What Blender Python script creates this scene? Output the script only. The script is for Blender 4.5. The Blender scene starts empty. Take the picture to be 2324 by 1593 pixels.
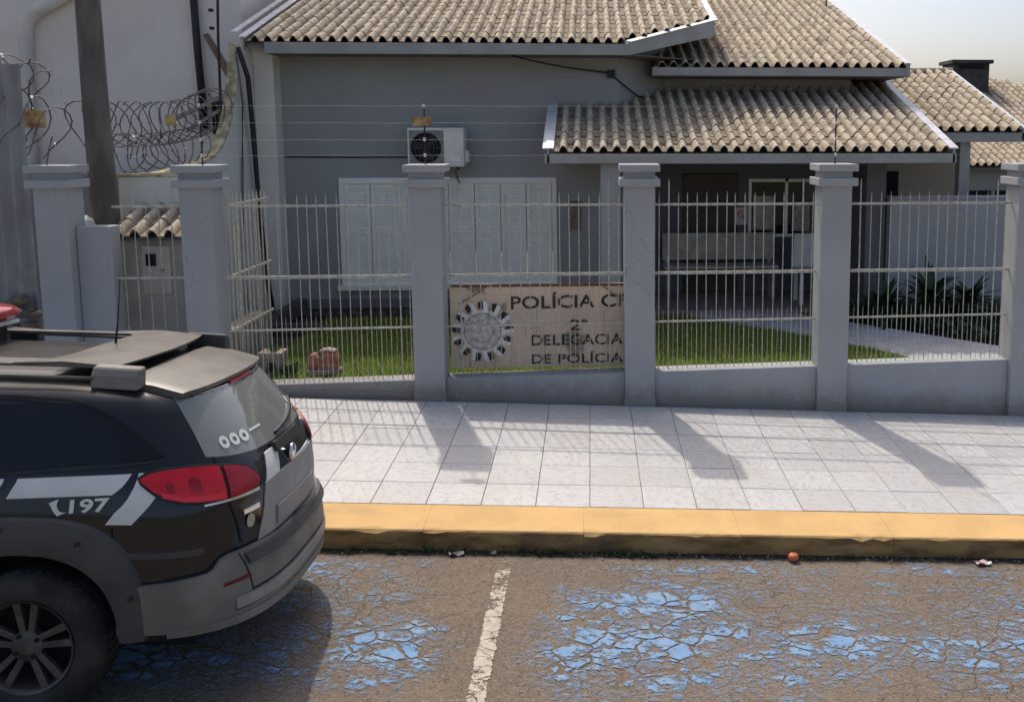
import bpy, bmesh, math, random
import numpy as np
from mathutils import Vector, Matrix
random.seed(7); rng = np.random.default_rng(7)
scene = bpy.context.scene
COL = scene.collection
R = math.radians

# ------------------------------------------------------------------ camera
cam = bpy.data.cameras.new('camera'); camo = bpy.data.objects.new('camera', cam); COL.objects.link(camo)
camo.location = (0, 0, 2.55); camo.rotation_euler = (R(83.0), 0, R(-3.3))
cam.sensor_width = 36; cam.lens = 36 * 2070 / 2324
cam.shift_x = -298 / 2324; cam.shift_y = -237 / 2324
cam.clip_start = .05; cam.clip_end = 6000
scene.camera = camo
# ------------------------------------------------------------------ sky, sun, exposure
LD = Vector((.238, -.705, -1.0)).normalized()          # direction the sunlight travels
elev = math.asin(-LD.z); azim = math.atan2(-LD.x, -LD.y)
w = bpy.data.worlds.new('World'); scene.world = w; w.use_nodes = True
nt = w.node_tree; bg = nt.nodes['Background']
sky = nt.nodes.new('ShaderNodeTexSky'); sky.sky_type = 'NISHITA'; sky.sun_disc = False
sky.sun_elevation = elev; sky.sun_rotation = azim % (2 * math.pi)
sky.air_density = .75; sky.dust_density = 4.6; sky.ozone_density = .1; sky.altitude = 100
nt.links.new(sky.outputs[0], bg.inputs[0]); bg.inputs[1].default_value = .15
sun = bpy.data.lights.new('sun', 'SUN'); sun.energy = 2.0; sun.angle = R(.9); sun.color = (1, .93, .83)
suno = bpy.data.objects.new('sun', sun); COL.objects.link(suno)
suno.rotation_euler = LD.to_track_quat('-Z', 'Y').to_euler(); suno.location = (-3, 14, 20)
vs = scene.view_settings; vs.view_transform = 'Standard'; vs.look = 'None'; vs.gamma = 1; vs.exposure = .25
vs.use_curve_mapping = False

# ------------------------------------------------------------------ helpers
def tag(o, label=None, cat=None, group=None, kind=None):
    if label: o['label'] = label
    if cat: o['category'] = cat
    if group: o['group'] = group
    if kind: o['kind'] = kind
    return o

def empty(name, loc, label=None, cat=None, group=None, kind=None, rot=(0, 0, 0)):
    o = bpy.data.objects.new(name, None); COL.objects.link(o); o.location = loc; o.rotation_euler = rot
    o.empty_display_size = .1
    return tag(o, label, cat, group, kind)

def worldloc(o):
    p = Vector((0, 0, 0))
    while o is not None: p += o.location; o = o.parent
    return p

def mesh_obj(name, me, mat=None, parent=None, loc=(0, 0, 0), rot=(0, 0, 0)):
    o = bpy.data.objects.new(name, me); COL.objects.link(o)
    if mat and not me.materials: me.materials.append(mat)
    o.parent = parent; o.location = loc; o.rotation_euler = rot
    return o

class MB:
    def __init__(s): s.v = []; s.f = []
    def add(s, vs, fs):
        b = len(s.v); s.v += [tuple(map(float, p)) for p in vs]; s.f += [tuple(i + b for i in q) for q in fs]; return s
    def box(s, x0, x1, y0, y1, z0, z1):
        return s.add([(x0,y0,z0),(x1,y0,z0),(x1,y1,z0),(x0,y1,z0),(x0,y0,z1),(x1,y0,z1),(x1,y1,z1),(x0,y1,z1)],
                     [(0,3,2,1),(4,5,6,7),(0,1,5,4),(1,2,6,5),(2,3,7,6),(3,0,4,7)])
    def hexa(s, b, t):                      # bottom 4, top 4
        return s.add(list(b) + list(t), [(0,3,2,1),(4,5,6,7),(0,1,5,4),(1,2,6,5),(2,3,7,6),(3,0,4,7)])
    def bar(s, a, b, wx, wz, up=(0, 0, 1)):  # rectangular bar from a to b
        a, b, up = Vector(a), Vector(b), Vector(up); d = (b - a).normalized()
        r = d.cross(up)
        if r.length < 1e-4: r = d.cross(Vector((0, 1, 0)))
        r.normalize(); u = r.cross(d); r *= wx / 2; u *= wz / 2
        return s.hexa([a-r-u, a+r-u, a+r+u, a-r+u], [b-r-u, b+r-u, b+r+u, b-r+u])
    def extr(s, poly, axis, a, b):          # polygon in the two other axes, extruded along axis
        n = len(poly)
        def P(p, c): return {'x': (c, p[0], p[1]), 'y': (p[0], c, p[1]), 'z': (p[0], p[1], c)}[axis]
        vs = [P(p, a) for p in poly] + [P(p, b) for p in poly]
        fs = [tuple(range(n)), tuple(range(2*n-1, n-1, -1))] + [(i, (i+1) % n, n + (i+1) % n, n + i) for i in range(n)]
        return s.add(vs, fs)
    def tube(s, path, r, n=6, cap=True):
        P = [Vector(p) for p in path]; rings = []
        ref = Vector((0, 0, 1))
        for i, p in enumerate(P):
            d = (P[min(i+1, len(P)-1)] - P[max(i-1, 0)]).normalized()
            a = d.cross(ref)
            if a.length < .05: a = d.cross(Vector((0, 1, 0)))
            a.normalize(); b = d.cross(a)
            rr = r[i] if isinstance(r, (list, tuple)) else r
            rings.append([p + (a * math.cos(2*math.pi*k/n) + b * math.sin(2*math.pi*k/n)) * rr for k in range(n)])
        vs = [q for g in rings for q in g]
        fs = [(i*n+k, i*n+(k+1) % n, (i+1)*n+(k+1) % n, (i+1)*n+k) for i in range(len(P)-1) for k in range(n)]
        if cap: fs += [tuple(range(n)), tuple(range(len(vs)-1, len(vs)-n-1, -1))]
        return s.add(vs, fs)
    def lathe(s, prof, c, axis='z', n=24):  # prof: list of (radius, height)
        vs = []; fs = []
        for r, h in prof:
            for k in range(n):
                a = 2*math.pi*k/n; x, y = r*math.cos(a), r*math.sin(a)
                vs.append({'z': (c[0]+x, c[1]+y, c[2]+h), 'y': (c[0]+x, c[1]+h, c[2]+y), 'x': (c[0]+h, c[1]+x, c[2]+y)}[axis])
        for i in range(len(prof)-1):
            for k in range(n): fs.append((i*n+k, i*n+(k+1) % n, (i+1)*n+(k+1) % n, (i+1)*n+k))
        if prof[0][0] > 1e-6: fs.append(tuple(range(n)))
        if prof[-1][0] > 1e-6: fs.append(tuple(range(len(vs)-1, len(vs)-n-1, -1)))
        return s.add(vs, fs)
    def grid(s, rows, closed=False):        # rows of equally many points
        m = len(rows[0]); vs = [p for r in rows for p in r]; fs = []
        for i in range(len(rows)-1):
            for k in range(m if closed else m-1): fs.append((i*m+k, i*m+(k+1) % m, (i+1)*m+(k+1) % m, (i+1)*m+k))
        return s.add(vs, fs)
    def mesh(s, name, off=(0, 0, 0), smooth=False, recalc=True):
        me = bpy.data.meshes.new(name)
        me.from_pydata([(p[0]-off[0], p[1]-off[1], p[2]-off[2]) for p in s.v], [], s.f)
        if recalc:
            bm = bmesh.new(); bm.from_mesh(me); bmesh.ops.remove_doubles(bm, verts=bm.verts, dist=1e-5)
            bmesh.ops.recalc_face_normals(bm, faces=bm.faces); bm.to_mesh(me); bm.free()
        if smooth:
            for p in me.polygons: p.use_smooth = True
        me.update(); return me
    def build(s, name, mat, parent=None, local=False, smooth=False, bevel=0, solid=0, angle=None):
        off = (0, 0, 0) if (local or parent is None) else worldloc(parent)
        me = s.mesh(name, off, smooth)
        if angle is not None:
            try: me.set_sharp_from_angle(angle=R(angle))
            except Exception: pass
        o = mesh_obj(name, me, mat, parent)
        if solid:
            m = o.modifiers.new('s', 'SOLIDIFY'); m.thickness = solid; m.offset = -1
        if bevel:
            m = o.modifiers.new('b', 'BEVEL'); m.width = bevel; m.segments = 2; m.limit_method = 'ANGLE'; m.angle_limit = R(40)
        return o

# ------------------------------------------------------------------ materials
class NT:
    def __init__(s, name):
        s.m = bpy.data.materials.new(name); s.m.use_nodes = True; s.t = s.m.node_tree
        s.b = s.t.nodes['Principled BSDF']; s.out = s.t.nodes['Material Output']; s._p = None
    def n(s, typ, **kw):
        q = s.t.nodes.new(typ)
        for k, v in kw.items(): setattr(q, k, v)
        return q
    def l(s, a, b): s.t.links.new(a, b)
    def pos(s):
        if s._p is None: s._p = s.n('ShaderNodeNewGeometry').outputs['Position']
        return s._p
    def island(s): return s.n('ShaderNodeNewGeometry').outputs['Random Per Island']
    def scaled(s, vec, sc):
        q = s.n('ShaderNodeVectorMath', operation='MULTIPLY'); s.l(vec, q.inputs[0]); q.inputs[1].default_value = sc; return q.outputs[0]
    def addv(s, a, b):
        q = s.n('ShaderNodeVectorMath', operation='ADD'); s.l(a, q.inputs[0]); s.l(b, q.inputs[1]); return q.outputs[0]
    def noise(s, scale, detail=4, vec=None, rough=.55, col=False):
        q = s.n('ShaderNodeTexNoise'); q.inputs['Scale'].default_value = scale; q.inputs['Detail'].default_value = detail
        q.inputs['Roughness'].default_value = rough; s.l(vec if vec is not None else s.pos(), q.inputs['Vector'])
        return q.outputs['Color' if col else 'Fac']
    def voro(s, scale, vec=None, feature='F1', rnd=1.0, out='Distance'):
        q = s.n('ShaderNodeTexVoronoi', feature=feature); q.inputs['Scale'].default_value = scale
        q.inputs['Randomness'].default_value = rnd
        s.l(vec if vec is not None else s.pos(), q.inputs['Vector']); return q.outputs[out]
    def ramp(s, fac, a, b, c0=0., c1=1.):
        q = s.n('ShaderNodeMapRange', interpolation_type='SMOOTHSTEP'); s.l(fac, q.inputs['Value'])
        q.inputs['From Min'].default_value = a; q.inputs['From Max'].default_value = b
        q.inputs['To Min'].default_value = c0; q.inputs['To Max'].default_value = c1; return q.outputs[0]
    def math(s, op, a, b=None, c=None):
        q = s.n('ShaderNodeMath', operation=op)
        for i, x in enumerate((a, b, c)):
            if x is None: continue
            if isinstance(x, (int, float)): q.inputs[i].default_value = x
            else: s.l(x, q.inputs[i])
        return q.outputs[0]
    def mix(s, fac, a, b):
        q = s.n('ShaderNodeMix', data_type='RGBA')
        for i, x in ((0, fac), (6, a), (7, b)):
            if isinstance(x, (int, float)): q.inputs[i].default_value = x
            elif isinstance(x, tuple): q.inputs[i].default_value = (*x, 1)
            else: s.l(x, q.inputs[i])
        return q.outputs[2]
    def bump(s, h, strength=.3, dist=.01, prev=None):
        q = s.n('ShaderNodeBump'); q.inputs['Strength'].default_value = strength; q.inputs['Distance'].default_value = dist
        s.l(h, q.inputs['Height'])
        if prev is not None: s.l(prev, q.inputs['Normal'])
        return q.outputs[0]
    def sepxyz(s):
        q = s.n('ShaderNodeSeparateXYZ'); s.l(s.pos(), q.inputs[0]); return q.outputs
    def fin(s, col, rough=.8, nrm=None, metal=0, coat=0, spec=.4):
        if isinstance(col, tuple): s.b.inputs['Base Color'].default_value = (*col, 1)
        else: s.l(col, s.b.inputs['Base Color'])
        if isinstance(rough, (int, float)): s.b.inputs['Roughness'].default_value = rough
        else: s.l(rough, s.b.inputs['Roughness'])
        s.b.inputs['Metallic'].default_value = metal; s.b.inputs['Coat Weight'].default_value = coat
        s.b.inputs['Specular IOR Level'].default_value = spec
        if nrm is not None: s.l(nrm, s.b.inputs['Normal'])
        return s.m

def simple(name, c, c2=None, scale=6, rough=.8, bump=.15, bscale=90, bdist=.004, metal=0, coat=0, lo=.35, hi=.65, spec=.4, stretch=None):
    q = NT(name); v = q.scaled(q.pos(), stretch) if stretch else None
    col = c if c2 is None else q.mix(q.ramp(q.noise(scale, 5, v), lo, hi), c, c2)
    nr = q.bump(q.noise(bscale, 3), bump, bdist) if bump else None
    return q.fin(col, rough, nr, metal, coat, spec)

def m_paintwall(name, c, dirt, amount=.5, bump=.25, splash=0):
    """rolled paint on render: faint mottling, rain streaks, a dusty splash band is left to dirt"""
    q = NT(name)
    base = q.mix(q.ramp(q.noise(1.4, 5), .3, .7), c, tuple(k*.9 for k in c))
    st = q.ramp(q.noise(5, 6, q.scaled(q.pos(), (3.2, 3.2, .22)), .65), .56, .78, 0, amount)
    base = q.mix(st, base, dirt)
    base = q.mix(q.ramp(q.noise(38, 4), .62, .8, 0, .25*amount), base, dirt)
    if splash:                                   # mud splashed up from the sloping pavement, with an uneven edge
        X, Y, Z = q.sepxyz()
        rel = q.math('SUBTRACT', q.math('ADD', Z, q.math('MULTIPLY', X, .043)), q.math('MULTIPLY_ADD', Y, .026, -.08))
        rel = q.math('ADD', rel, q.math('MULTIPLY', q.noise(9, 6, None, .7), -.34))
        base = q.mix(q.ramp(rel, .10, -.16, 0, splash), base, (.23, .20, .165))
        base = q.mix(q.ramp(q.noise(2.1, 6, q.scaled(q.pos(), (1, 1, .55)), .75), .60, .63, 0, .16), base, tuple(k*1.25 for k in c))   # repainted patches
        e = q.voro(1.6, q.addv(q.pos(), q.scaled(q.noise(4, 4, None, .6, True), (.25, .25, .25))), 'DISTANCE_TO_EDGE')
        base = q.mix(q.math('MULTIPLY', q.ramp(e, .003, .007, 1, 0), q.ramp(q.noise(1.1, 2), .52, .6, 0, .35)), base, (.16, .15, .14))   # hairline cracks
    nr = q.bump(q.noise(160, 2), bump, .002)
    nr = q.bump(q.noise(3, 3), .15, .01, nr)
    return q.fin(base, .78, nr, spec=.25)

MAT = {}
MAT['wall'] = m_paintwall('grey_house_paint', (.375, .38, .372), (.27, .265, .25), .45)
MAT['pillar'] = m_paintwall('grey_fence_paint', (.43, .442, .445), (.30, .295, .28), .55, .3, .75)
MAT['white_wall'] = m_paintwall('old_whitewash', (.84, .83, .76), (.40, .36, .28), .6, .4)
MAT['lilac_wall'] = m_paintwall('pale_neighbour_render', (.92, .84, .76), (.64, .54, .47), .6, .3)
MAT['beige_wall'] = m_paintwall('beige_render', (.44, .38, .30), (.3, .27, .22), .4)
MAT['fascia'] = simple('grey_fascia_paint', (.42, .42, .395), (.35, .35, .33), 3, .6, .1)
MAT['flash'] = simple('zinc_flashing', (.74, .75, .76), (.62, .63, .64), 8, .5, .06, metal=.15)
MAT['soffit'] = simple('soffit_boards', (.17, .165, .155), (.13, .125, .12), 5, .8, .15)
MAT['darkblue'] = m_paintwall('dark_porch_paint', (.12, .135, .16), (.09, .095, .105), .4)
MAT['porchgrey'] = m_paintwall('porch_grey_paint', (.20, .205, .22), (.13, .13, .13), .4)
MAT['garden_wall'] = m_paintwall('blue_grey_wall_paint', (.46, .47, .48), (.35, .35, .36), .4)
MAT['white_frame'] = simple('white_gloss_paint', (.94, .93, .85), (.88, .87, .79), 6, .5, .08)
MAT['iron'] = simple('pale_grey_iron_paint', (.60, .59, .52), (.42, .39, .33), 25, .55, .15, 200)
MAT['iron_beige'] = simple('beige_iron_paint', (.66, .61, .50), (.48, .43, .34), 25, .6, .15, 200)
MAT['wire'] = simple('galvanised_wire', (.38, .38, .38), (.24, .23, .22), 30, .5, 0, metal=.6)
MAT['razor'] = simple('razor_wire_steel', (.22, .22, .23), (.12, .11, .1), 20, .5, 0, metal=.6)
MAT['black_plastic'] = simple('black_plastic', (.018, .018, .02), (.03, .03, .03), 10, .5, .05)
MAT['rubber'] = simple('tyre_rubber', (.022, .022, .023), (.05, .047, .042), 9, .85, .2, 120)
MAT['ac_white'] = simple('aged_ac_plastic', (.86, .85, .76), (.74, .73, .64), 4, .5, .05)
MAT['yellow_plate'] = simple('faded_yellow_plate', (.58, .43, .20), (.26, .15, .07), 9, .6, .1)
MAT['concrete_pole'] = simple('weathered_pole_concrete', (.21, .19, .165), (.12, .105, .09), 5, .9, .6, 60, .01, stretch=(1, 1, .25))
MAT['corr'] = simple('grey_sheet_paint', (.34, .35, .34), (.25, .25, .24), 3, .55, .05)
MAT['soil'] = simple('dark_soil', (.06, .05, .038), (.03, .025, .02), 12, .95, .8, 40, .03)
MAT['path'] = simple('pale_path_concrete', (.47, .48, .50), (.38, .38, .39), 7, .85, .2, 90)
MAT['stone'] = simple('dark_bed_stone', (.06, .058, .052), (.11, .1, .09), 10, .9, .7, 40, .02)
MAT['red_lens'] = simple('red_lens_plastic', (.80, .02, .035), (.62, .012, .022), 7, .2, 0, coat=.15, spec=.35)
MAT['red_lens_dark'] = simple('dark_red_lens', (.48, .012, .03), (.34, .008, .018), 9, .2, 0, coat=.15, spec=.35)
MAT['chrome'] = simple('chrome', (.7, .7, .7), None, 1, .2, 0, metal=1)
MAT['reflective_white'] = simple('white_reflective_film', (.80, .80, .75), (.70, .70, .65), 5, .45, .02)
MAT['bark'] = simple('grey_brown_bark', (.10, .08, .06), (.06, .05, .04), 20, .95, .5, 50)
MAT['leaf_dark'] = simple('dark_strap_leaf', (.018, .045, .018), (.035, .07, .025), 6, .5, .05)
MAT['weed'] = simple('weed_leaf', (.05, .11, .025), (.09, .14, .04), 9, .7, 0)
MAT['chimney'] = simple('dark_chimney_render', (.085, .085, .075), (.05, .05, .045), 6, .85, .3)
MAT['dark_opening'] = simple('unlit_interior', (.012, .012, .014), None, 1, .9, 0)
MAT['paper'] = simple('poster_paper', (.42, .40, .36), (.30, .28, .24), 14, .7, 0)
MAT['terracotta'] = simple('broken_red_brick', (.33, .09, .06), (.46, .24, .17), 9, .9, .5, 50, .008)
MAT['plaster_bit'] = simple('plaster_rubble', (.42, .36, .30), (.3, .25, .2), 16, .9, .5, 60, .006)
MAT['porch_floor'] = simple('porch_floor_tile', (.24, .215, .19), (.19, .17, .15), 5, .6, .1)

def m_rooftile():
    q = NT('weathered_concrete_roof_tile')
    isl = q.island()
    c = q.mix(q.ramp(isl, 0, 1), (.76, .66, .495), (.60, .515, .385))
    c = q.mix(q.ramp(isl, .84, .90, 0, .6), c, (.33, .27, .21))
    c = q.mix(q.ramp(isl, .10, .05, 0, .6), c, (.74, .64, .52))
    c = q.mix(q.ramp(q.noise(1.1, 4), .35, .7, 0, .6), c, (.55, .495, .395))
    c = q.mix(q.ramp(q.noise(5, 6, q.scaled(q.pos(), (2.4, .35, .35)), .7), .54, .70, 0, .55), c, (.17, .15, .12))
    c = q.mix(q.ramp(q.noise(15, 5, None, .72), .48, .64, 0, .8), c, (.34, .265, .20))
    c = q.mix(q.ramp(q.noise(46, 4, None, .7), .60, .74, 0, .55), c, (.78, .72, .60))
    c = q.mix(q.ramp(q.noise(3.2, 6, None, .72), .52, .70, 0, .7), c, (.19, .175, .135))
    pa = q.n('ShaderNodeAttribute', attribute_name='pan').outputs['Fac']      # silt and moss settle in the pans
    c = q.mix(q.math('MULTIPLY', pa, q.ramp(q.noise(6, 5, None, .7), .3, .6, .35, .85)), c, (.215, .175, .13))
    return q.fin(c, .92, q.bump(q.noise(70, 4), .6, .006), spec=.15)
MAT['rooftile'] = m_rooftile()

def m_paver():
    q = NT('white_marbled_pavement_tile'); isl = q.n('ShaderNodeObjectInfo').outputs['Random']
    c = q.mix(q.ramp(isl, 0, 1), (.60, .59, .57), (.53, .52, .505))
    ang = q.n('ShaderNodeVectorRotate', rotation_type='Z_AXIS'); q.l(q.pos(), ang.inputs['Vector'])
    q.l(q.math('MULTIPLY', isl, 40.), ang.inputs['Angle'])
    off = q.addv(ang.outputs[0], q.scaled(q.n('ShaderNodeObjectInfo').outputs['Location'], (3.1, 1.7, 0)))
    vein = q.noise(15, 6, q.scaled(off, (1, 2.6, 1)), .7)
    c = q.mix(q.ramp(vein, .47, .62, 0, .62), c, (.40, .395, .39))
    c = q.mix(q.ramp(q.noise(2.2, 5), .5, .75, 0, .35), c, (.52, .45, .38))
    c = q.mix(q.ramp(q.noise(55, 3), .68, .76, 0, .4), c, (.30, .27, .24))
    return q.fin(c, q.ramp(q.noise(6, 3), .3, .7, .42, .62), q.bump(q.noise(30, 4), .15, .003), spec=.35)
MAT['paver'] = m_paver()
MAT['grout'] = simple('dark_dirty_grout', (.30, .27, .235), (.16, .14, .115), 5, .95, .3)

def m_kerb():
    q = NT('ochre_kerb_paint'); zz = q.sepxyz()
    c = q.mix(q.ramp(q.noise(3, 5), .3, .7), (.72, .465, .20), (.62, .40, .17))
    c = q.mix(q.ramp(q.noise(9, 6, q.scaled(q.pos(), (.35, 1, 1)), .7), .56, .74, 0, .55), c, (.50, .36, .22))
    c = q.mix(q.ramp(q.noise(26, 5, q.scaled(q.pos(), (.5, 1, 1)), .75), .60, .70, 0, .5), c, (.33, .26, .19))
    c = q.mix(q.ramp(q.noise(1.2, 5, q.scaled(q.pos(), (1, 2.5, 1))), .58, .72, 0, .5), c, (.42, .30, .19))
    # upright face, toned darker and browner in uneven patches: its normal points to the street
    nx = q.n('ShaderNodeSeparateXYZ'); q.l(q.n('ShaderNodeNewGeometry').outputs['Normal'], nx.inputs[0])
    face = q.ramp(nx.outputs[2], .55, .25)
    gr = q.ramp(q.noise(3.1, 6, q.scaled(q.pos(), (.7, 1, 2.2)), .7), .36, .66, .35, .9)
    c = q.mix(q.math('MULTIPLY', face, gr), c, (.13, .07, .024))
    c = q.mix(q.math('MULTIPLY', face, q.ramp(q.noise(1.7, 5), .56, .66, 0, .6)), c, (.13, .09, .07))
    return q.fin(c, .85, q.bump(q.noise(45, 5), .45, .006), spec=.2)
MAT['kerb'] = m_kerb()
MAT['kerb_bare'] = simple('bare_kerb_concrete', (.22, .19, .16), (.14, .12, .1), 16, .95, .6, 60, .008)

def crack_nodes(q):
    warp = q.addv(q.pos(), q.scaled(q.noise(2.2, 4, None, .6, True), (.22, .22, 0)))
    warp = q.scaled(warp, (1, 1.55, 0))
    warp = q.addv(warp, q.scaled(q.noise(22, 3, None, .6, True), (.02, .02, 0)))
    e1 = q.voro(6.2, warp, 'DISTANCE_TO_EDGE'); e2 = q.voro(1.25, warp, 'DISTANCE_TO_EDGE')
    return e1, e2

def m_road():
    q = NT('worn_asphalt'); X, Y, Z = q.sepxyz()
    c = q.mix(q.ramp(q.noise(.9, 5), .3, .7), (.20, .157, .117), (.168, .134, .103))
    c = q.mix(q.ramp(q.noise(6, 6, None, .7), .45, .7, 0, .5), c, (.225, .172, .125))
    ag = q.voro(95, None, 'F1', 1, 'Color')
    sp = q.n('ShaderNodeSeparateColor'); q.l(ag, sp.inputs[0])
    c = q.mix(q.ramp(sp.outputs[0], .72, 1, 0, .55), c, (.31, .262, .21))
    c = q.mix(q.ramp(sp.outputs[1], .74, 1, 0, .6), c, (.06, .05, .042))
    e1, e2 = crack_nodes(q)
    reg = q.ramp(q.noise(.55, 3), .42, .56)
    cr = q.math('MULTIPLY', q.ramp(e1, .006, .022, 1, 0), reg)
    cr = q.math('MAXIMUM', cr, q.math('MULTIPLY', q.ramp(e2, .002, .006, 1, 0), q.ramp(q.noise(1.3, 3), .45, .6, 0, .7)))
    c = q.mix(q.math('MULTIPLY', cr, .45), c, (.07, .056, .046))
    # kerb's shadow painted along the gutter as a dark ragged band
    kerb_shade = q.ramp(q.math('ADD', Y, q.math('MULTIPLY', q.noise(5, 5), .16)), 5.455, 5.53, 0, .9)
    c = q.mix(kerb_shade, c, (.028, .026, .022))
    h = q.math('SUBTRACT', q.voro(95), q.math('MULTIPLY', cr, 1.6))
    return q.fin(c, .92, q.bump(h, .55, .006), spec=.2)
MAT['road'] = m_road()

def m_blue():
    q = NT('flaking_blue_bay_paint'); X, Y, Z = q.sepxyz()
    e1, e2 = crack_nodes(q)
    cell = q.ramp(q.math('ADD', e1, q.math('MULTIPLY', q.noise(40, 4, None, .7), .05)), .055, .085)
    n1 = q.noise(1.05, 3, q.scaled(q.pos(), (.8, 1.5, 1))); n2 = q.noise(5.5, 5, q.scaled(q.pos(), (1, 1.8, 1)), .65); n3 = q.noise(30, 4, None, .7)
    band = q.math('MULTIPLY', q.math('ABSOLUTE', q.math('SUBTRACT', Y, 4.45)), -.24)
    band = q.math('MAXIMUM', band, q.math('MULTIPLY_ADD', q.math('ABSOLUTE', q.math('SUBTRACT', Y, 5.28)), -1.2, -.10))
    v = q.math('ADD', q.math('MULTIPLY', n1, .62), q.math('MULTIPLY', n2, .62))
    v = q.math('ADD', v, q.math('MULTIPLY', n3, .42)); v = q.math('ADD', v, band)
    v = q.math('SUBTRACT', v, q.math('ADD', q.ramp(X, 1.8, 3.2, 0, .06), q.ramp(Y, 4.15, 3.8, 0, .10)))
    v = q.math('SUBTRACT', v, q.ramp(q.math('ABSOLUTE', q.math('ADD', X, .55)), .42, .10, 0, .30))
    mask = q.math('MULTIPLY', q.ramp(v, .755, .86), q.math('MAXIMUM', cell, q.ramp(Y, 4.9, 5.1, 0, .7)))
    thin = q.math('MULTIPLY', q.ramp(v, .64, .76, 0, .5), q.math('MULTIPLY', cell, q.ramp(n3, .4, .6)))
    a = q.math('MAXIMUM', mask, thin)
    c = q.mix(q.ramp(q.noise(9, 5), .3, .7), (.16, .305, .52), (.24, .36, .50))
    c = q.mix(q.ramp(q.noise(60, 4, None, .7), .5, .68, 0, .6), c, (.25, .24, .22))
    m = q.fin(c, .8, q.bump(q.noise(70, 4), .35, .003), spec=.3)
    q.l(a, q.b.inputs['Alpha']); return m
MAT['blue'] = m_blue()

def m_line():
    q = NT('worn_white_line_paint'); X, Y, Z = q.sepxyz(); e1, e2 = crack_nodes(q)
    v = q.math('ADD', q.math('MULTIPLY', q.noise(6, 5, None, .7), .8), q.math('MULTIPLY', q.noise(45, 4, None, .75), .55))
    v = q.math('ADD', v, q.math('MULTIPLY', q.ramp(Y, 5.3, 4.4), .12))
    # ragged edges: fade by distance from the line's axis
    ax = q.math('ABSOLUTE', q.math('SUBTRACT', q.math('MULTIPLY_ADD', Y, -.0065, X), -.574))
    v = q.math('SUBTRACT', v, q.ramp(ax, .035, .07, 0, .5))
    a = q.math('MULTIPLY', q.ramp(v, .655, .73), q.ramp(e1, .004, .02))
    m = q.fin(q.mix(q.ramp(q.noise(20, 4), .3, .7), (.56, .50, .41), (.42, .36, .29)), .85, q.bump(q.noise(80, 3), .3, .003))
    q.l(a, q.b.inputs['Alpha']); return m
MAT['line'] = m_line()

def m_grass():
    q = NT('grass_blade'); isl = q.island()
    c = q.mix(q.ramp(isl, 0, 1), (.14, .30, .022), (.32, .43, .05))
    c = q.mix(q.ramp(q.noise(2, 4), .45, .7, 0, .6), c, (.36, .35, .08))
    c = q.mix(q.ramp(isl, .80, .84, 0, .7), c, (.48, .40, .19))
    m = q.fin(c, .6, None, spec=.2)
    q.b.inputs['Subsurface Weight'].default_value = 0
    tr = q.n('ShaderNodeBsdfTranslucent'); q.l(c, tr.inputs[0])
    mx = q.n('ShaderNodeMixShader'); mx.inputs[0].default_value = .5
    q.l(q.b.outputs[0], mx.inputs[1]); q.l(tr.outputs[0], mx.inputs[2]); q.l(mx.outputs[0], q.out.inputs[0])
    return m
MAT['grass'] = m_grass()

def m_car():
    q = NT('dusty_black_car_paint')
    d = q.ramp(q.noise(3.5, 5), .3, .75)
    up = q.n('ShaderNodeSeparateXYZ'); q.l(q.n('ShaderNodeNewGeometry').outputs['Normal'], up.inputs[0])
    c = q.mix(q.math('MULTIPLY', d, .5), (.0065, .008, .011), (.022, .021, .02))
    dust = q.math('MULTIPLY', q.ramp(up.outputs[2], .55, 1.0), .25)     # settled dust lies on level panels
    c = q.mix(dust, c, (.13, .115, .095))
    return q.fin(c, q.math('MULTIPLY_ADD', dust, .5, .16), q.bump(q.noise(220, 2), .02, .001), coat=.3, spec=.45)
MAT['car_paint'] = m_car()
MAT['car_plastic'] = simple('grey_cladding_plastic', (.055, .057, .06), (.085, .08, .072), 5, .62, .12, 300, .001)
MAT['bumper'] = simple('dusty_grey_bumper', (.165, .155, .136), (.24, .22, .187), 4, .6, .1, 300, .001)
MAT['spoiler'] = simple('dusty_spoiler', (.10, .09, .077), (.15, .134, .113), 6, .42, .05)
MAT['rim'] = simple('dirty_alloy', (.14, .13, .12), (.09, .083, .075), 12, .5, .08, metal=.6)
def m_glass(name, c, rough=.04, coat=1):
    q = NT(name); return q.fin(c, rough, None, coat=coat, spec=.35)
MAT['car_glass'] = m_glass('tinted_car_glass', (.010, .013, .017), .05, 0)
MAT['rear_glass'] = m_glass('dusty_sky_paled_glass', (.24, .25, .225), .05, 1)  # dusty tint, base paled further to paint in the reflected sky
MAT['lamp_clear'] = m_glass('clear_lamp_lens', (.4, .4, .38), .1)

# ------------------------------------------------------------------ terrain levels
SL = .043
def road_z(X): return -.07 - SL * X
def pav_z(X, Y): return .063 - SL * X + .026 * (Y - 5.5)
YZ = .345                                                    # yard level

def sheet(name, pts, mat, kind='structure', parent=None, sub=1):
    b = MB(); b.add(pts, [tuple(range(len(pts)))]); return tag(b.build(name, mat, parent), kind=kind)

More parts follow.
